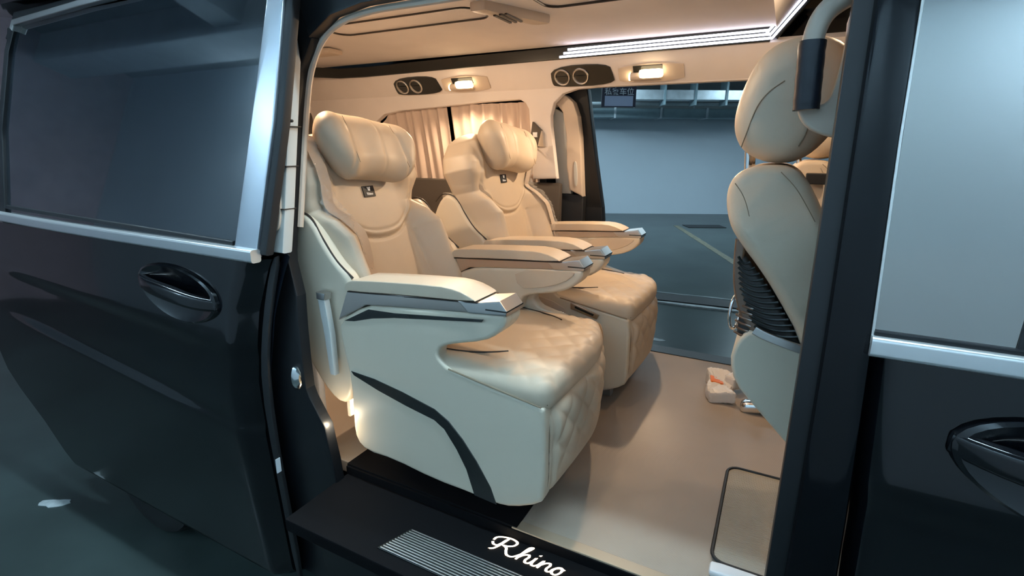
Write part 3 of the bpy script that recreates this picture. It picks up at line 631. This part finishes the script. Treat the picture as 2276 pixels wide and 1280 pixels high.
# ------------------------------------------------------------------ lounge seats
def text_vf(body, size, extrude):
    fc = bpy.data.curves.new('text', 'FONT'); fc.body = body; fc.size = size; fc.extrude = extrude; fc.align_x = 'CENTER'; fc.resolution_u = 2; fc.offset = .0003
    fo = bpy.data.objects.new('text', fc); COL.objects.link(fo); bpy.context.view_layer.update()
    me = bpy.data.meshes.new_from_object(fo.evaluated_get(bpy.context.evaluated_depsgraph_get()))
    vf = ([tuple(v.co) for v in me.vertices], [list(p.vertices) for p in me.polygons]); bpy.data.objects.remove(fo); bpy.data.meshes.remove(me); return vf
RHINO = text_vf('Rhino', .0125, .0006)
def lounge_seat(name, lab, loc, mir, rec, hinge_x, belt_pts, plastic, off):
    T = thing(name, lab, 'seat', loc, 'two beige lounge seats')
    MY = lambda vf: xf(vf, lambda x, y, z: (x, y * mir, z))
    P = lambda nm, vf, mt, par=None, label=None, angle=38: mesh(nm, MY(vf), mt, par or T, local=True, label=label, angle=angle)
    # local frame: x forward, outer (window / door) side at negative y before mirroring
    skirt = [(-.352, .524), (.02, .53), (.015, .50), (.022, .478), (.05, .452), (.18, .428), (.331, .404), (.342, .39), (.346, .15), (.332, .118), (.25, .079), (.195, .071), (.125, .076), (-.015, .078), (-.166, .098), (-.275, .095), (-.318, .125), (-.325, .19), (-.32, .33), (-.345, .444)]
    arm = [(-.352, .524), (-.235, .592), (-.135, .602), (.196, .629), (.222, .630), (.224, .606), (.20, .574), (.158, .548), (.10, .532), (.03, .520), (-.01, .50), (-.02, .44), (-.33, .40)]
    band = [(-.350, .527), (-.306, .623), (-.10, .640), (.143, .653), (.208, .664), (.226, .640), (.224, .628), (.196, .627), (-.135, .601), (-.235, .591)]
    padp = [(-.312, .632), (-.302, .6245), (-.10, .6415), (.143, .6545), (.132, .664), (.085, .680), (.02, .684), (-.27, .663), (-.306, .652)]
    for sgn, nm in ((-1, 'outer'), (1, 'inner')):
        y0, y1 = sorted((sgn * .335, sgn * .285)); a0, a1 = sorted((sgn * .337, sgn * .228)); b0, b1 = sorted((sgn * .3362, sgn * .231)); p0, p1 = sorted((sgn * .337, sgn * .222))
        def taper(x, y, z): # wedge the arm towards its tip, draw the far skirt corner back
            yc = sgn * .2825
            if sgn * mir > 0 and z < .5: x -= .09 * ss(.08, .34, x)
            k = 1 - .16 * ss(.05, .23, x) * ss(.50, .54, z)
            return (x, yc + (y - yc) * k, z)
        whole = arm[:8] + [(.07, .526), (.03, .512), (.015, .49), (.022, .472), (.05, .452)] + skirt[5:]
        sk = P('side_shell', prism(chaikin(whole, 1), y0, y1, .012, 3, fn=taper), shellm, label='moulded side shell with arm')
        ar = P('armrest', prism(chaikin(arm, 1), *sorted((sgn * .300, sgn * .228)), .012, 3, fn=taper), shellm)
        tb = P('armrest_trim', prism(band, b0, b1, .004, 2, fn=taper), alu_dark if sgn < 0 else alu_dark, ar, 'satin bronze grey trim band')
        tip = [(.150, .6545), (.208, .6655), (.2285, .641), (.2265, .627), (.196, .6255), (.118, .6215), (.085, .652)]
        P('armrest_tip', prism(tip, b0 - .0025, b1 + .0025, .004, 2, fn=taper), alu, ar, 'bright metal arm tip')
        P('trim_groove', prism([(.168, .640), (.2285, .641), (.2285, .637), (.168, .636)], b0 - .0035, b1 + .0035, .0005, 1, fn=taper), dark, ar)
        P('arm_pad', prism(chaikin(padp, 1), p0, p1, .009, 3), leather, ar, 'padded leather arm top')
        ln = .003
        P('pad_piping', prism([(-.303, .6215), (.146, .6515), (.146, .6545), (-.303, .6245)], p0 + .001, p1 - .001, 0), darkpipe, ar)
        f0, f1 = sorted((sgn * .3335, sgn * .3368))
        if sgn < 0:
            P('arm_inlay', prism([(-.325, .529), (-.225, .580), (-.128, .5835), (.165, .612), (.159, .604), (-.129, .569), (-.212, .554), (-.284, .534)], f0, f1, .001, 1), dark, ar, 'dark wedge inlay')
            sw = [(-.313, .367), (-.220, .361), (-.114, .343), (-.0, .317), (.047, .292), (.093, .248), (.138, .192), (.183, .123), (.202, .074), (.130, .079), (.104, .155), (.072, .210), (.032, .262), (-.002, .282), (-.102, .301), (-.207, .326), (-.302, .355)]
            g0, g1 = sorted((sgn * .334, sgn * .3375))
            P('shell_inlay', prism(sw, g0, g1, .001, 1, fn=taper), dark, sk, 'dark swooping inlay')
        else:
            cs = P('seat_control', prism([(.098, .437), (.110, .437), (.222, .406), (.212, .384), (.10, .412)], sgn * .335, sgn * .343, .003, fn=taper), chrome, sk, 'silver seat control recess')
            P('control_slot', prism([(.118, .428), (.200, .405), (.196, .397), (.118, .419)], sgn * .342, sgn * .3445, .001, fn=taper), dark, cs)
            P('console_panel', prism(chaikin([(-.20, .15), (-.20, .44), (-.10, .455), (.06, .425), (.10, .37), (.12, .15)], 1), sgn * .334, sgn * .338, .002, fn=taper), lining_p, sk)
        # padded inner face of the arm
        i0, i1 = sorted((sgn * .229, sgn * .2235))
        P('arm_side_pad', prism(chaikin([(-.04, .609), (.18, .624), (.20, .616), (.155, .578), (.06, .547), (-.02, .54)], 1), i0, i1, .004, 2, fn=taper), leather, ar)
    # seat cushion with puffed diamond quilting on its front third
    RC = .085
    def cush(x, y, z):
        zt = z
        if z > 0:
            crown = .010 * (1 - (y / .34) ** 2) * (1 - (x / .36) ** 2)
            q = ss(.12, .20, x) * (1 - ss(.30, .335, abs(y)))
            a = (x + y * .9) / .085; b = (x - y * .9) / .085
            zt = z + crown + q * (.007 * (abs(math.sin(math.pi * a)) * abs(math.sin(math.pi * b))) ** .45 - .003)
            zt -= .034 * ss(.02, .30, y * mir)
            zt -= .006 * groove(abs(abs(y) - .255 + .05 * x), .006) * (1 - ss(.12, .2, x))
        base = .010 * (1 - ss(-.2, .3, x))
        x -= RC * max(0, y * mir / .333) ** 1.6 * ss(.05, .35, x)
        return (x + .012 * (1 - (y / .34) ** 2) * ss(.2, .35, x), y, zt + base)
    cs = P('seat_cushion', rbox((.35, .333, .046), .040, (120, 112, 14), cush, (0, 0, .424)), leather, label='quilted leather seat cushion', angle=60)
    def cz(x, y): return cush(x, y, .046)[2] + .424
    for s in (-1, 1):
        pth = catmull([(x, s * yy, cz(x, s * yy) + .0005) for x, yy in ((-.05, .285), (.0, .275), (.06, .262), (.12, .235), (.165, .20))], 6)
        P('cushion_piping', tube(pth, .0028, 6), darkpipe, cs)
    seam = [(x, -.334 * mir, .452 - (x - .04) * .165) for x in (.05, .12, .2, .27, .33)]
    P('cushion_seam', tube(seam, .0022, 6), seamm, cs)
    P('cushion_seam', tube([(.300, -.322 * mir, .455), (.322, -.322 * mir, .446), (.336, -.318 * mir, .432), (.340, -.318 * mir, .405)], .0015, 6), seamm, cs)
    # leg rest
    def leg(x, y, z):
        px = x
        if x > 0:
            t = (z + .16) / .32
            a = (z + y * .9) / .10; b = (z - y * .9) / .10
            q = ss(.25, .7, t) * (1 - ss(.27, .31, abs(y)))
            px = x + .012 * (1 - (y / .33) ** 2) + q * .010 * (abs(math.sin(math.pi * a)) * abs(math.sin(math.pi * b))) ** .5
            px -= .06 * (1 - ss(-.17, -.04, z)) ** 1.6
            px -= .006 * groove(abs(y) - .29, .006)
        if x > 0: px -= RC * max(0, y * mir / .333) ** 1.6
        zz = z + .03 * (1 - ss(-.16, -.08, z)) * (1 - math.cos(y / .33 * 1.2)) * 1.2
        return (px, y, zz)
    P('leg_rest', rbox((.07, .328, .168), .055, (16, 110, 64), leg, (.282, 0, .232)), leather, label='quilted leg rest flap', angle=60)
    P('leg_rest_seam', tube([(lambda q: (q[0] + .282, q[1] - .001 * mir, q[2] + .232))(leg(.015 + .057 * .80, (-.273 - .057 * .60) * mir, z)) for z in (.12, .08, .04, .0, -.04, -.07, -.10)], .0018, 6), seamm)
    P('base_frame', rbox((.26, .25, .05), .02, (4, 4, 4), None, (-.05, 0, .085)), rubber)
    for s in (-1, 1): P('seat_rail', box(-.36, .25, s * .19 - .02, s * .19 + .02, .0, .036, .004), alu)
    # backrest; its own tilted frame (u sideways, v up, w forward)
    cr, sr = math.cos(R(rec)), math.sin(R(rec))
    def B(u, v, wv): return (hinge_x - v * sr + wv * cr, u - off * mir * ss(.30, .48, v), .42 + v * cr + wv * sr)
    prot_t = [(0, .115), (.12, .115), (.25, .10), (.34, .092), (.40, .055), (.445, .006), (.48, .015), (.52, .035), (.57, .04), (.62, .022), (.70, 0)]
    hw_t = [(0, .255), (.2, .262), (.34, .265), (.40, .262), (.445, .255), (.48, .268), (.54, .300), (.60, .284), (.66, .225), (.70, .16)]
    def front(u, v):
        au = abs(u); p = lerp_tab(prot_t, v); wv = p * ss(.13, .235, au)
        d = v - (.325 + .10 * (au / .19) ** 2.6)                                    # U shaped upper pad
        pad = ss(-.002, .016, d) * (1 - ss(.20, .225, au)); wv += .014 * pad
        if au < .22: wv -= .005 * groove(d + .004, .006) + .004 * groove(d - .024, .005)
        if v < .33: wv -= .006 * groove(au - (.155 + .08 * max(0, (.30 - v))), .006)
        return wv
    def back(x, y, z): # x=w, y=u, z=v in the box frame
        v = z + .35; hw = lerp_tab(hw_t, v)
        if mir > 0 and y < 0: hw = min(hw, .258)
        u = y * hw / .30
        wv = x
        if x > 0: wv = x + front(u, v) * ss(.0, .05, x)
        return B(u, v, wv)
    bk = P('backrest', xf(rbox((.065, .30, .35), .05, (10, 120, 150), lambda x, y, z: back(x, y, z)), lambda x, y, z: (x - .065 * cr, y, z - .065 * sr)), leather, label='winged leather backrest', angle=60)
    FW = lambda u, v, e=.0: B(u, v, front(u, v) + e)
    # badge
    bp = P('badge', join(*[(lambda c: ([B(c + a * .027, .487 + b * .019, .0148 + h * .004) for h in (0, 1) for a, b in ((-1, -1), (1, -1), (1, 1), (-1, 1))], [[0, 3, 2, 1], [4, 5, 6, 7], [0, 1, 5, 4], [1, 2, 6, 5], [2, 3, 7, 6], [3, 0, 4, 7]]))(-.0)]), rubber, bk, 'small black badge with silver emblem')
    em = []
    def bq(u0, u1, v0, v1): return ([B(a, b, .0195 + h * .0012) for h in (0, 1) for a, b in ((u0, v0), (u1, v0), (u1, v1), (u0, v1))], [[0, 3, 2, 1], [4, 5, 6, 7], [0, 1, 5, 4], [1, 2, 6, 5], [2, 3, 7, 6], [3, 0, 4, 7]])
    em += [bq(-.005, .005, .489, .500), bq(-.007, -.003, .496, .502), bq(.003, .007, .496, .502)]
    em.append(xf(RHINO, lambda x, y, z: B(x * mir, .474 + y, .0198 + z)))
    P('badge_emblem', join(*em), white_p, bk)
    # side shells of the backrest
    shell = [(-.63, .55), (-.60, .74), (-.535, .845), (-.47, .825), (-.425, .75), (-.375, .69), (-.318, .652), (-.30, .54), (-.33, .40), (-.36, .22), (-.45, .22), (-.58, .40)]
    for sgn in (-1, 1):
        y0, y1 = sorted((sgn * .302, sgn * .25))
        sh = P('back_shell', prism(chaikin(shell, 2), y0, y1, .016, 3), shellm)
        P('shell_piping', tube([(x, sgn * .292, z) for x, z in catmull([(-.60, .765, 0), (-.545, .845, 0), (-.475, .822, 0), (-.43, .752, 0), (-.378, .692, 0), (-.320, .648, 0)], 5) for z in [z]] if False else [(p[0], sgn * .290, p[1] + .002) for p in catmull([(-.585, .80, 0), (-.545, .836, 0), (-.482, .826, 0), (-.437, .764, 0), (-.385, .698, 0), (-.322, .650, 0)], 5)], .0035, 6), darkpipe, sh)
    P('back_cover', rbox((.035, .235, .27), .03, (4, 10, 8), lambda x, y, z: (x - .575 - .09 * z, y, z + .50)), shellm)
    # butterfly headrest pillow
    def pil(x, y, z):
        t = (z + .105) / .21; k = .66 + .30 * ss(-.05, .75, t); yy = y * k
        xx = x * (1 - .18 * (abs(y) / .215) ** 3) * (1.05 - .25 * ss(.55, 1, t)) + .040 * (abs(y) / .215) ** 2
        zz = z + .012 * (1 - (y / .215) ** 2) - .012 * (abs(y) / .215) ** 3
        if x > 0:
            for cy, sl in ((-.125, .10), (.115, -.10), (.02, 0)):
                dd = yy - cy - sl * (z)
                xx -= (.006 if cy != .02 else .003) * groove(dd, .007)
            xx += .006 * math.cos(yy * 38) * ss(0, .05, x)
        return B(yy, .616 + zz - .10 * yy * mir, .045 + xx)
    hd = P('headrest', rbox((.07, .215, .105), .066, (24, 90, 48), pil), leather, bk, 'butterfly headrest pillow', angle=70)
    for cy, sl in ((-.125, .10), (.115, -.10)):
        pts = []
        for i in range(15):
            z = -.07 + .15 * i / 14; q = pil(.07 * 1.0, (cy + sl * z) / (.70 + .30 * ss(-.05, .75, (z + .105) / .21)), z); pts.append((q[0] - .0012, q[1], q[2]))
        P('headrest_seam', tube(pts, .0009, 5), seamm, hd)
    # seat belt with protective film
    bp_ = catmull([(u, v, 0) for u, v in belt_pts], 8)
    V, F = [], []
    for i, (u, v, _) in enumerate(bp_):
        a = bp_[max(0, i - 1)]; b = bp_[min(len(bp_) - 1, i + 1)]; t = Vector((b[0] - a[0], b[1] - a[1])).normalized(); s = Vector((-t.y, t.x)) * .021
        h = max(front(u + s.x, v + s.y), front(u - s.x, v - s.y), front(u, v)) + .006
        V += [B(u + s.x, v + s.y, h), B(u - s.x, v - s.y, h), B(u - s.x, v - s.y, h + .0025), B(u + s.x, v + s.y, h + .0025)]
    for i in range(len(bp_) - 1):
        for j in range(4): F.append([i * 4 + j, i * 4 + (j + 1) % 4, i * 4 + 4 + (j + 1) % 4, i * 4 + 4 + j])
    F += [[3, 2, 1, 0], [len(V) - 4, len(V) - 3, len(V) - 2, len(V) - 1]]
    sb = P('seat_belt', (V, F), beltm, None, 'beige seat belt')
    rr = random.Random(11)
    WV, WF = [], []; n = len(bp_); K = 7
    for i in range(n * 2 - 1):
        f = i / 2; i0 = int(f); i1 = min(n - 1, i0 + 1); fr = f - i0
        u = bp_[i0][0] * (1 - fr) + bp_[i1][0] * fr; v = bp_[i0][1] * (1 - fr) + bp_[i1][1] * fr
        a = bp_[max(0, i0 - 1)]; b = bp_[i1]; t = Vector((b[0] - a[0], b[1] - a[1]))
        t.normalize(); s = Vector((-t.y, t.x)); tt = i / (2 * n - 2)
        bulge = plastic(tt)
        for k in range(K):
            e = -1 + 2 * k / (K - 1); wd = (.021 + .022 * bulge) * e
            uu, vv = u + s.x * wd, v + s.y * wd
            h = max(front(u, v), front(uu, vv)) + .010 + (.006 + .028 * bulge) * (1 - e * e) + rr.uniform(-.003, .004) * (1 + 2 * bulge)
            WV.append(B(uu + rr.uniform(-.002, .002) * (1 + 2 * bulge), vv, h))
    for i in range(n * 2 - 2):
        for k in range(K - 1): WF.append([i * K + k, i * K + k + 1, (i + 1) * K + k + 1, (i + 1) * K + k])
    P('belt_film', (WV, WF), wrap, sb, 'crumpled clear protective film', angle=20)
    P('belt_guide', xf(rbox((.02, .04, .012), .01, (4, 4, 3)), lambda x, y, z: B(belt_pts[0][0] + y, .668 + z, x - .01)), lining_p, bk)
    return T
lounge_seat('lounge_seat', 'nearer beige leather lounge seat with dark swoosh inlays on its side, by the door', (-.8, 1.40, 0), 1, 18, -.343,
            [(-.195, .675), (-.208, .61), (-.207, .52), (-.192, .405), (-.168, .31), (-.132, .20), (-.11, .12)], lambda t: .75 * math.exp(-((t - .47) / .07) ** 2) + .12, .032)
lounge_seat('lounge_seat', 'far beige leather lounge seat by the opposite doorway, with a silver control on its side', (-.8, 2.20, 0), -1, 11, -.295,
            [(-.185, .665), (-.215, .60), (-.225, .52), (-.225, .405), (-.235, .28), (-.25, .15), (-.25, .08)], lambda t: .35 + .55 * math.exp(-((t - .45) / .1) ** 2), .045)

# ------------------------------------------------------------------ front seats
def front_seat(lab, yc, mir, far=False):
    T = thing('front_seat', lab, 'seat', (.24 if far else .12, yc, 0), 'two beige front seats')
    P = lambda nm, vf, mt, par=None, label=None, angle=45: mesh(nm, xf(vf, lambda x, y, z: (x, y * mir, z)), mt, par or T, local=True, label=label, angle=angle)
    # silhouette (x, z) of the upholstered back, seen from the side
    bk = [(-.231, .935), (-.223, .975), (-.193, .999), (-.143, 1.004), (-.105, 1.0), (-.072, .972), (-.02, .87), (.04, .74), (.09, .60), (.12, .45), (.10, .38), (.03, .40), (-.04, .63), (-.10, .725), (-.141, .782), (-.192, .842), (-.216, .880)]
    bk = chaikin(bk, 2)
    def bulge(hy, k):
        def fn(x, y, z): return (x + .02 * (1 - (y / hy) ** 2) * 0, y * (1 - k * ss(.86, .97, z)), z)
        return fn
    b = P('backrest', prism(bk, -.235, .235, .05, 5, fn=bulge(.235, .18)), leather, label='upholstered front seat back')
    P('back_seam', tube(catmull([(-.212, -.215, .965), (-.196, -.222, .945), (-.183, -.2225, .918), (-.168, -.2225, .870)], 5), .0009, 6), seamm, b)
    P('back_seam', tube(catmull([(-.128, -.20, .99), (-.096, -.218, .958), (-.067, -.2225, .915), (-.041, -.2225, .872)], 5), .0009, 6), seamm, b)
    P('back_seam', tube(catmull([(-.163, -.2225, .862), (-.107, -.2225, .854), (-.056, -.2225, .841), (.0, -.2225, .83)], 5), .0009, 6), seamm, b)
    hd = [(-.239, 1.114), (-.226, 1.175), (-.202, 1.23), (-.16, 1.262), (-.09, 1.27), (-.03, 1.24), (-.01, 1.17), (-.03, 1.09), (-.07, 1.03), (-.111, 1.006), (-.163, 1.006), (-.213, 1.03), (-.236, 1.07)]
    h = P('headrest', prism(chaikin(hd, 2), -.145, .145, .055, 5), leather, b, 'rounded headrest')
    P('headrest_seam', tube(catmull([(-.215, -.128, 1.04), (-.208, -.136, 1.066), (-.192, -.146, 1.122), (-.172, -.146, 1.153), (-.145, -.146, 1.174)], 6), .0014, 6), seamm, h)
    P('headrest_seam', tube(catmull([(-.102, -.140, 1.042), (-.093, -.144, 1.065), (-.088, -.146, 1.092)], 6), .0013, 6), seamm, h)
    for s in (-1, 1): P('headrest_post', tube([(-.196, s * .07, .96), (-.20, s * .07, 1.0), (-.205, s * .07, 1.06)], .0085, 10, (0, 1, 0)), chrome, b)
    # dark ribbed wrap-around back pocket
    pk = [(-.196, .838), (-.141, .770), (-.10, .715), (-.04, .622), (.0, .56), (.0, .50), (-.13, .55), (-.136, .64), (-.160, .68), (-.184, .74), (-.198, .80)]
    pw = P('map_pocket', prism(chaikin(pk, 1), -.212, .212, .012, 3), ribm, b, 'dark ribbed back pocket')
    for i in range(15):
        z = .655 + i * .0118
        if z > .81: break
        x1 = lerp_tab([(.60, -.03), (.642, -.041), (.729, -.10), (.784, -.141), (.84, -.19)], z); x0 = lerp_tab([(.64, -.13), (.68, -.152), (.74, -.178), (.80, -.188)], z)
        pts = [(x0 + (x1 - x0) * k / 8, -.2125, z - .010 * math.sin(math.pi * k / 8) - .010 * k / 8) for k in range(9)]
        P('pocket_rib', tube(pts, .0032, 6), dark, pw)
    P('pocket_edge_trim', sweep(catmull([(-.188, -.198, .845), (-.186, -.2, .79), (-.178, -.2, .73), (-.158, -.2, .675), (-.134, -.2, .645)], 4), rsect(.011, .013, .006), (0, 1, 0)), bronze_p, b, 'glossy brown edge trim')
    P('pocket_band', sweep(catmull([(-.137, -.222, .649), (-.115, -.224, .640), (-.078, -.225, .630), (-.0, -.225, .612)], 5), rsect(.004, .010, .003), (0, 0, 1)), alu, b, 'satin metal band')
    # lower shell
    lo = [(-.142, .648), (-.162, .63), (-.174, .604), (-.179, .566), (-.163, .513), (-.123, .471), (-.041, .390), (.06, .29), (.12, .30), (.12, .58), (.0, .605), (-.078, .628)]
    P('lower_shell', prism(chaikin(lo, 1), -.222, .222, .010, 3), shellm)
    cu = [(-.02, .30), (.0, .44), (.20, .50), (.52, .49), (.60, .44), (.58, .34), (.40, .28)]
    P('seat_cushion', prism(chaikin(cu, 2), -.24, .24, .04, 4), leather)
    P('pedestal', prism([(.16, .03), (.52, .03), (.48, .30), (.16, .30)], -.19, .19, .012), rubber)
    for s in (-1, 1):
        P('seat_rail', box(.12 if mir * s > 0 or far else .10, .6, s * .17 - .025, s * .17 + .025, .0, .035, .006), rubber)
    if far:
        P('seat_rail', box(-.24, .2, -.20, -.14, .0, .035, .006), rubber)
        P('rail_cap', xf(rbox((.05, .034, .026), .022, (8, 6, 5), lambda x, y, z: (x, y, z - .014 * ss(-.05, .05, -x))), lambda x, y, z: (x - .235, y - .20, z + .032)), chrome, None, 'chromed rail end cap')
        P('belt_buckle', box(-.175, -.11, -.25, -.225, .922, .96, .004), rubber)
    else:
        P('pocket_side', rbox((.018, .012, .045), .010, (4, 4, 8), None, (-.155, -.200, .668)), ribm, b)
        for k in range(6): P('pocket_rib', tube([(-.178, -.2, .632 + k * .0135), (-.165, -.213, .630 + k * .0135), (-.145, -.214, .626 + k * .0135)], .003, 6), bronze_p, b)  # brown puts the warm light on the pocket's side into the rib colour
        P('pocket_ring', tube([(-.182 + .010 * math.cos(t), -.185 + .022 * math.cos(t), .675 + .042 * math.sin(t)) for t in [2 * math.pi * q / 20 for q in range(20)]], .0035, 8, (1, -.4, 0), closed=True), chrome, b, 'chrome ring on the pocket')
    return T
front_seat('beige front seat beside the grab handle, with a dark ribbed back pocket', 1.42, 1)
front_seat('beige front seat on the opposite side, almost hidden behind the near front seat', 2.34, 1, True)

# ------------------------------------------------------------------ loose things on the van floor
dm = thing('step_mat', 'ribbed rubber step mat with a white nosing beside the black pillar', 'mat', (.1, 1.45, 0))
mp = rr_line(-.045, .22, 1.205, 1.665, 0, .035)
mesh('pad', prism([(x, y) for x, y, _ in mp], .001, .014, .003, 2, 'z'), matm, dm)
mesh('rim', tube([(x, y, .014) for x, y, _ in mp], .005, 6, closed=True), rubber, dm)
mesh('nosing', xf(rbox((.135, .022, .012), .011, (10, 5, 4)), lambda x, y, z: (x + .09, y + 1.178, z + .0125)), white_p, dm, label='white nosing')
tpk = thing('wrapped_packet', 'crumpled white packet with an orange print lying on the floor by the front seat', 'packet', (-.145, 2.24, 0))
rq = random.Random(3)
def crum(x, y, z):
    k = .008; return (x + k * math.sin(40 * y + 9 * z) + rq.uniform(-.002, .002), y + k * math.sin(37 * x + 2), max(-.0275, z + .010 * math.sin(31 * x + 3) * math.sin(23 * y + 1) + .028 * ss(.03, .10, y) * ss(-.01, .03, z) + rq.uniform(-.0025, .0025)))
wv = rotz(rbox((.052, .10, .028), .014, (14, 22, 8), crum), R(10)); mesh('wrapper', move(wv, (-.135, 2.235, .030)), paperm, tpk, angle=18)
def opr(x, y, z): return (x * .9, y, z + .010 * math.sin(31 * x + 3) * math.sin(23 * y + 1))
mesh('orange_print', move(rotz(xf(rbox((.030, .028, .004), .003, (10, 10, 2), opr), lambda x, y, z: (x - .015, y + .012, z + .036)), R(10)), (-.135, 2.235, .024)), orange, tpk, label='orange printed patch')
mesh('wrapper_fold', move(rotz(xf(rbox((.026, .05, .03), .012, (8, 10, 6), crum), lambda x, y, z: (x + .03, y + .075, z + .02)), R(-25)), (-.135, 2.235, .035)), paperm, tpk, angle=18)
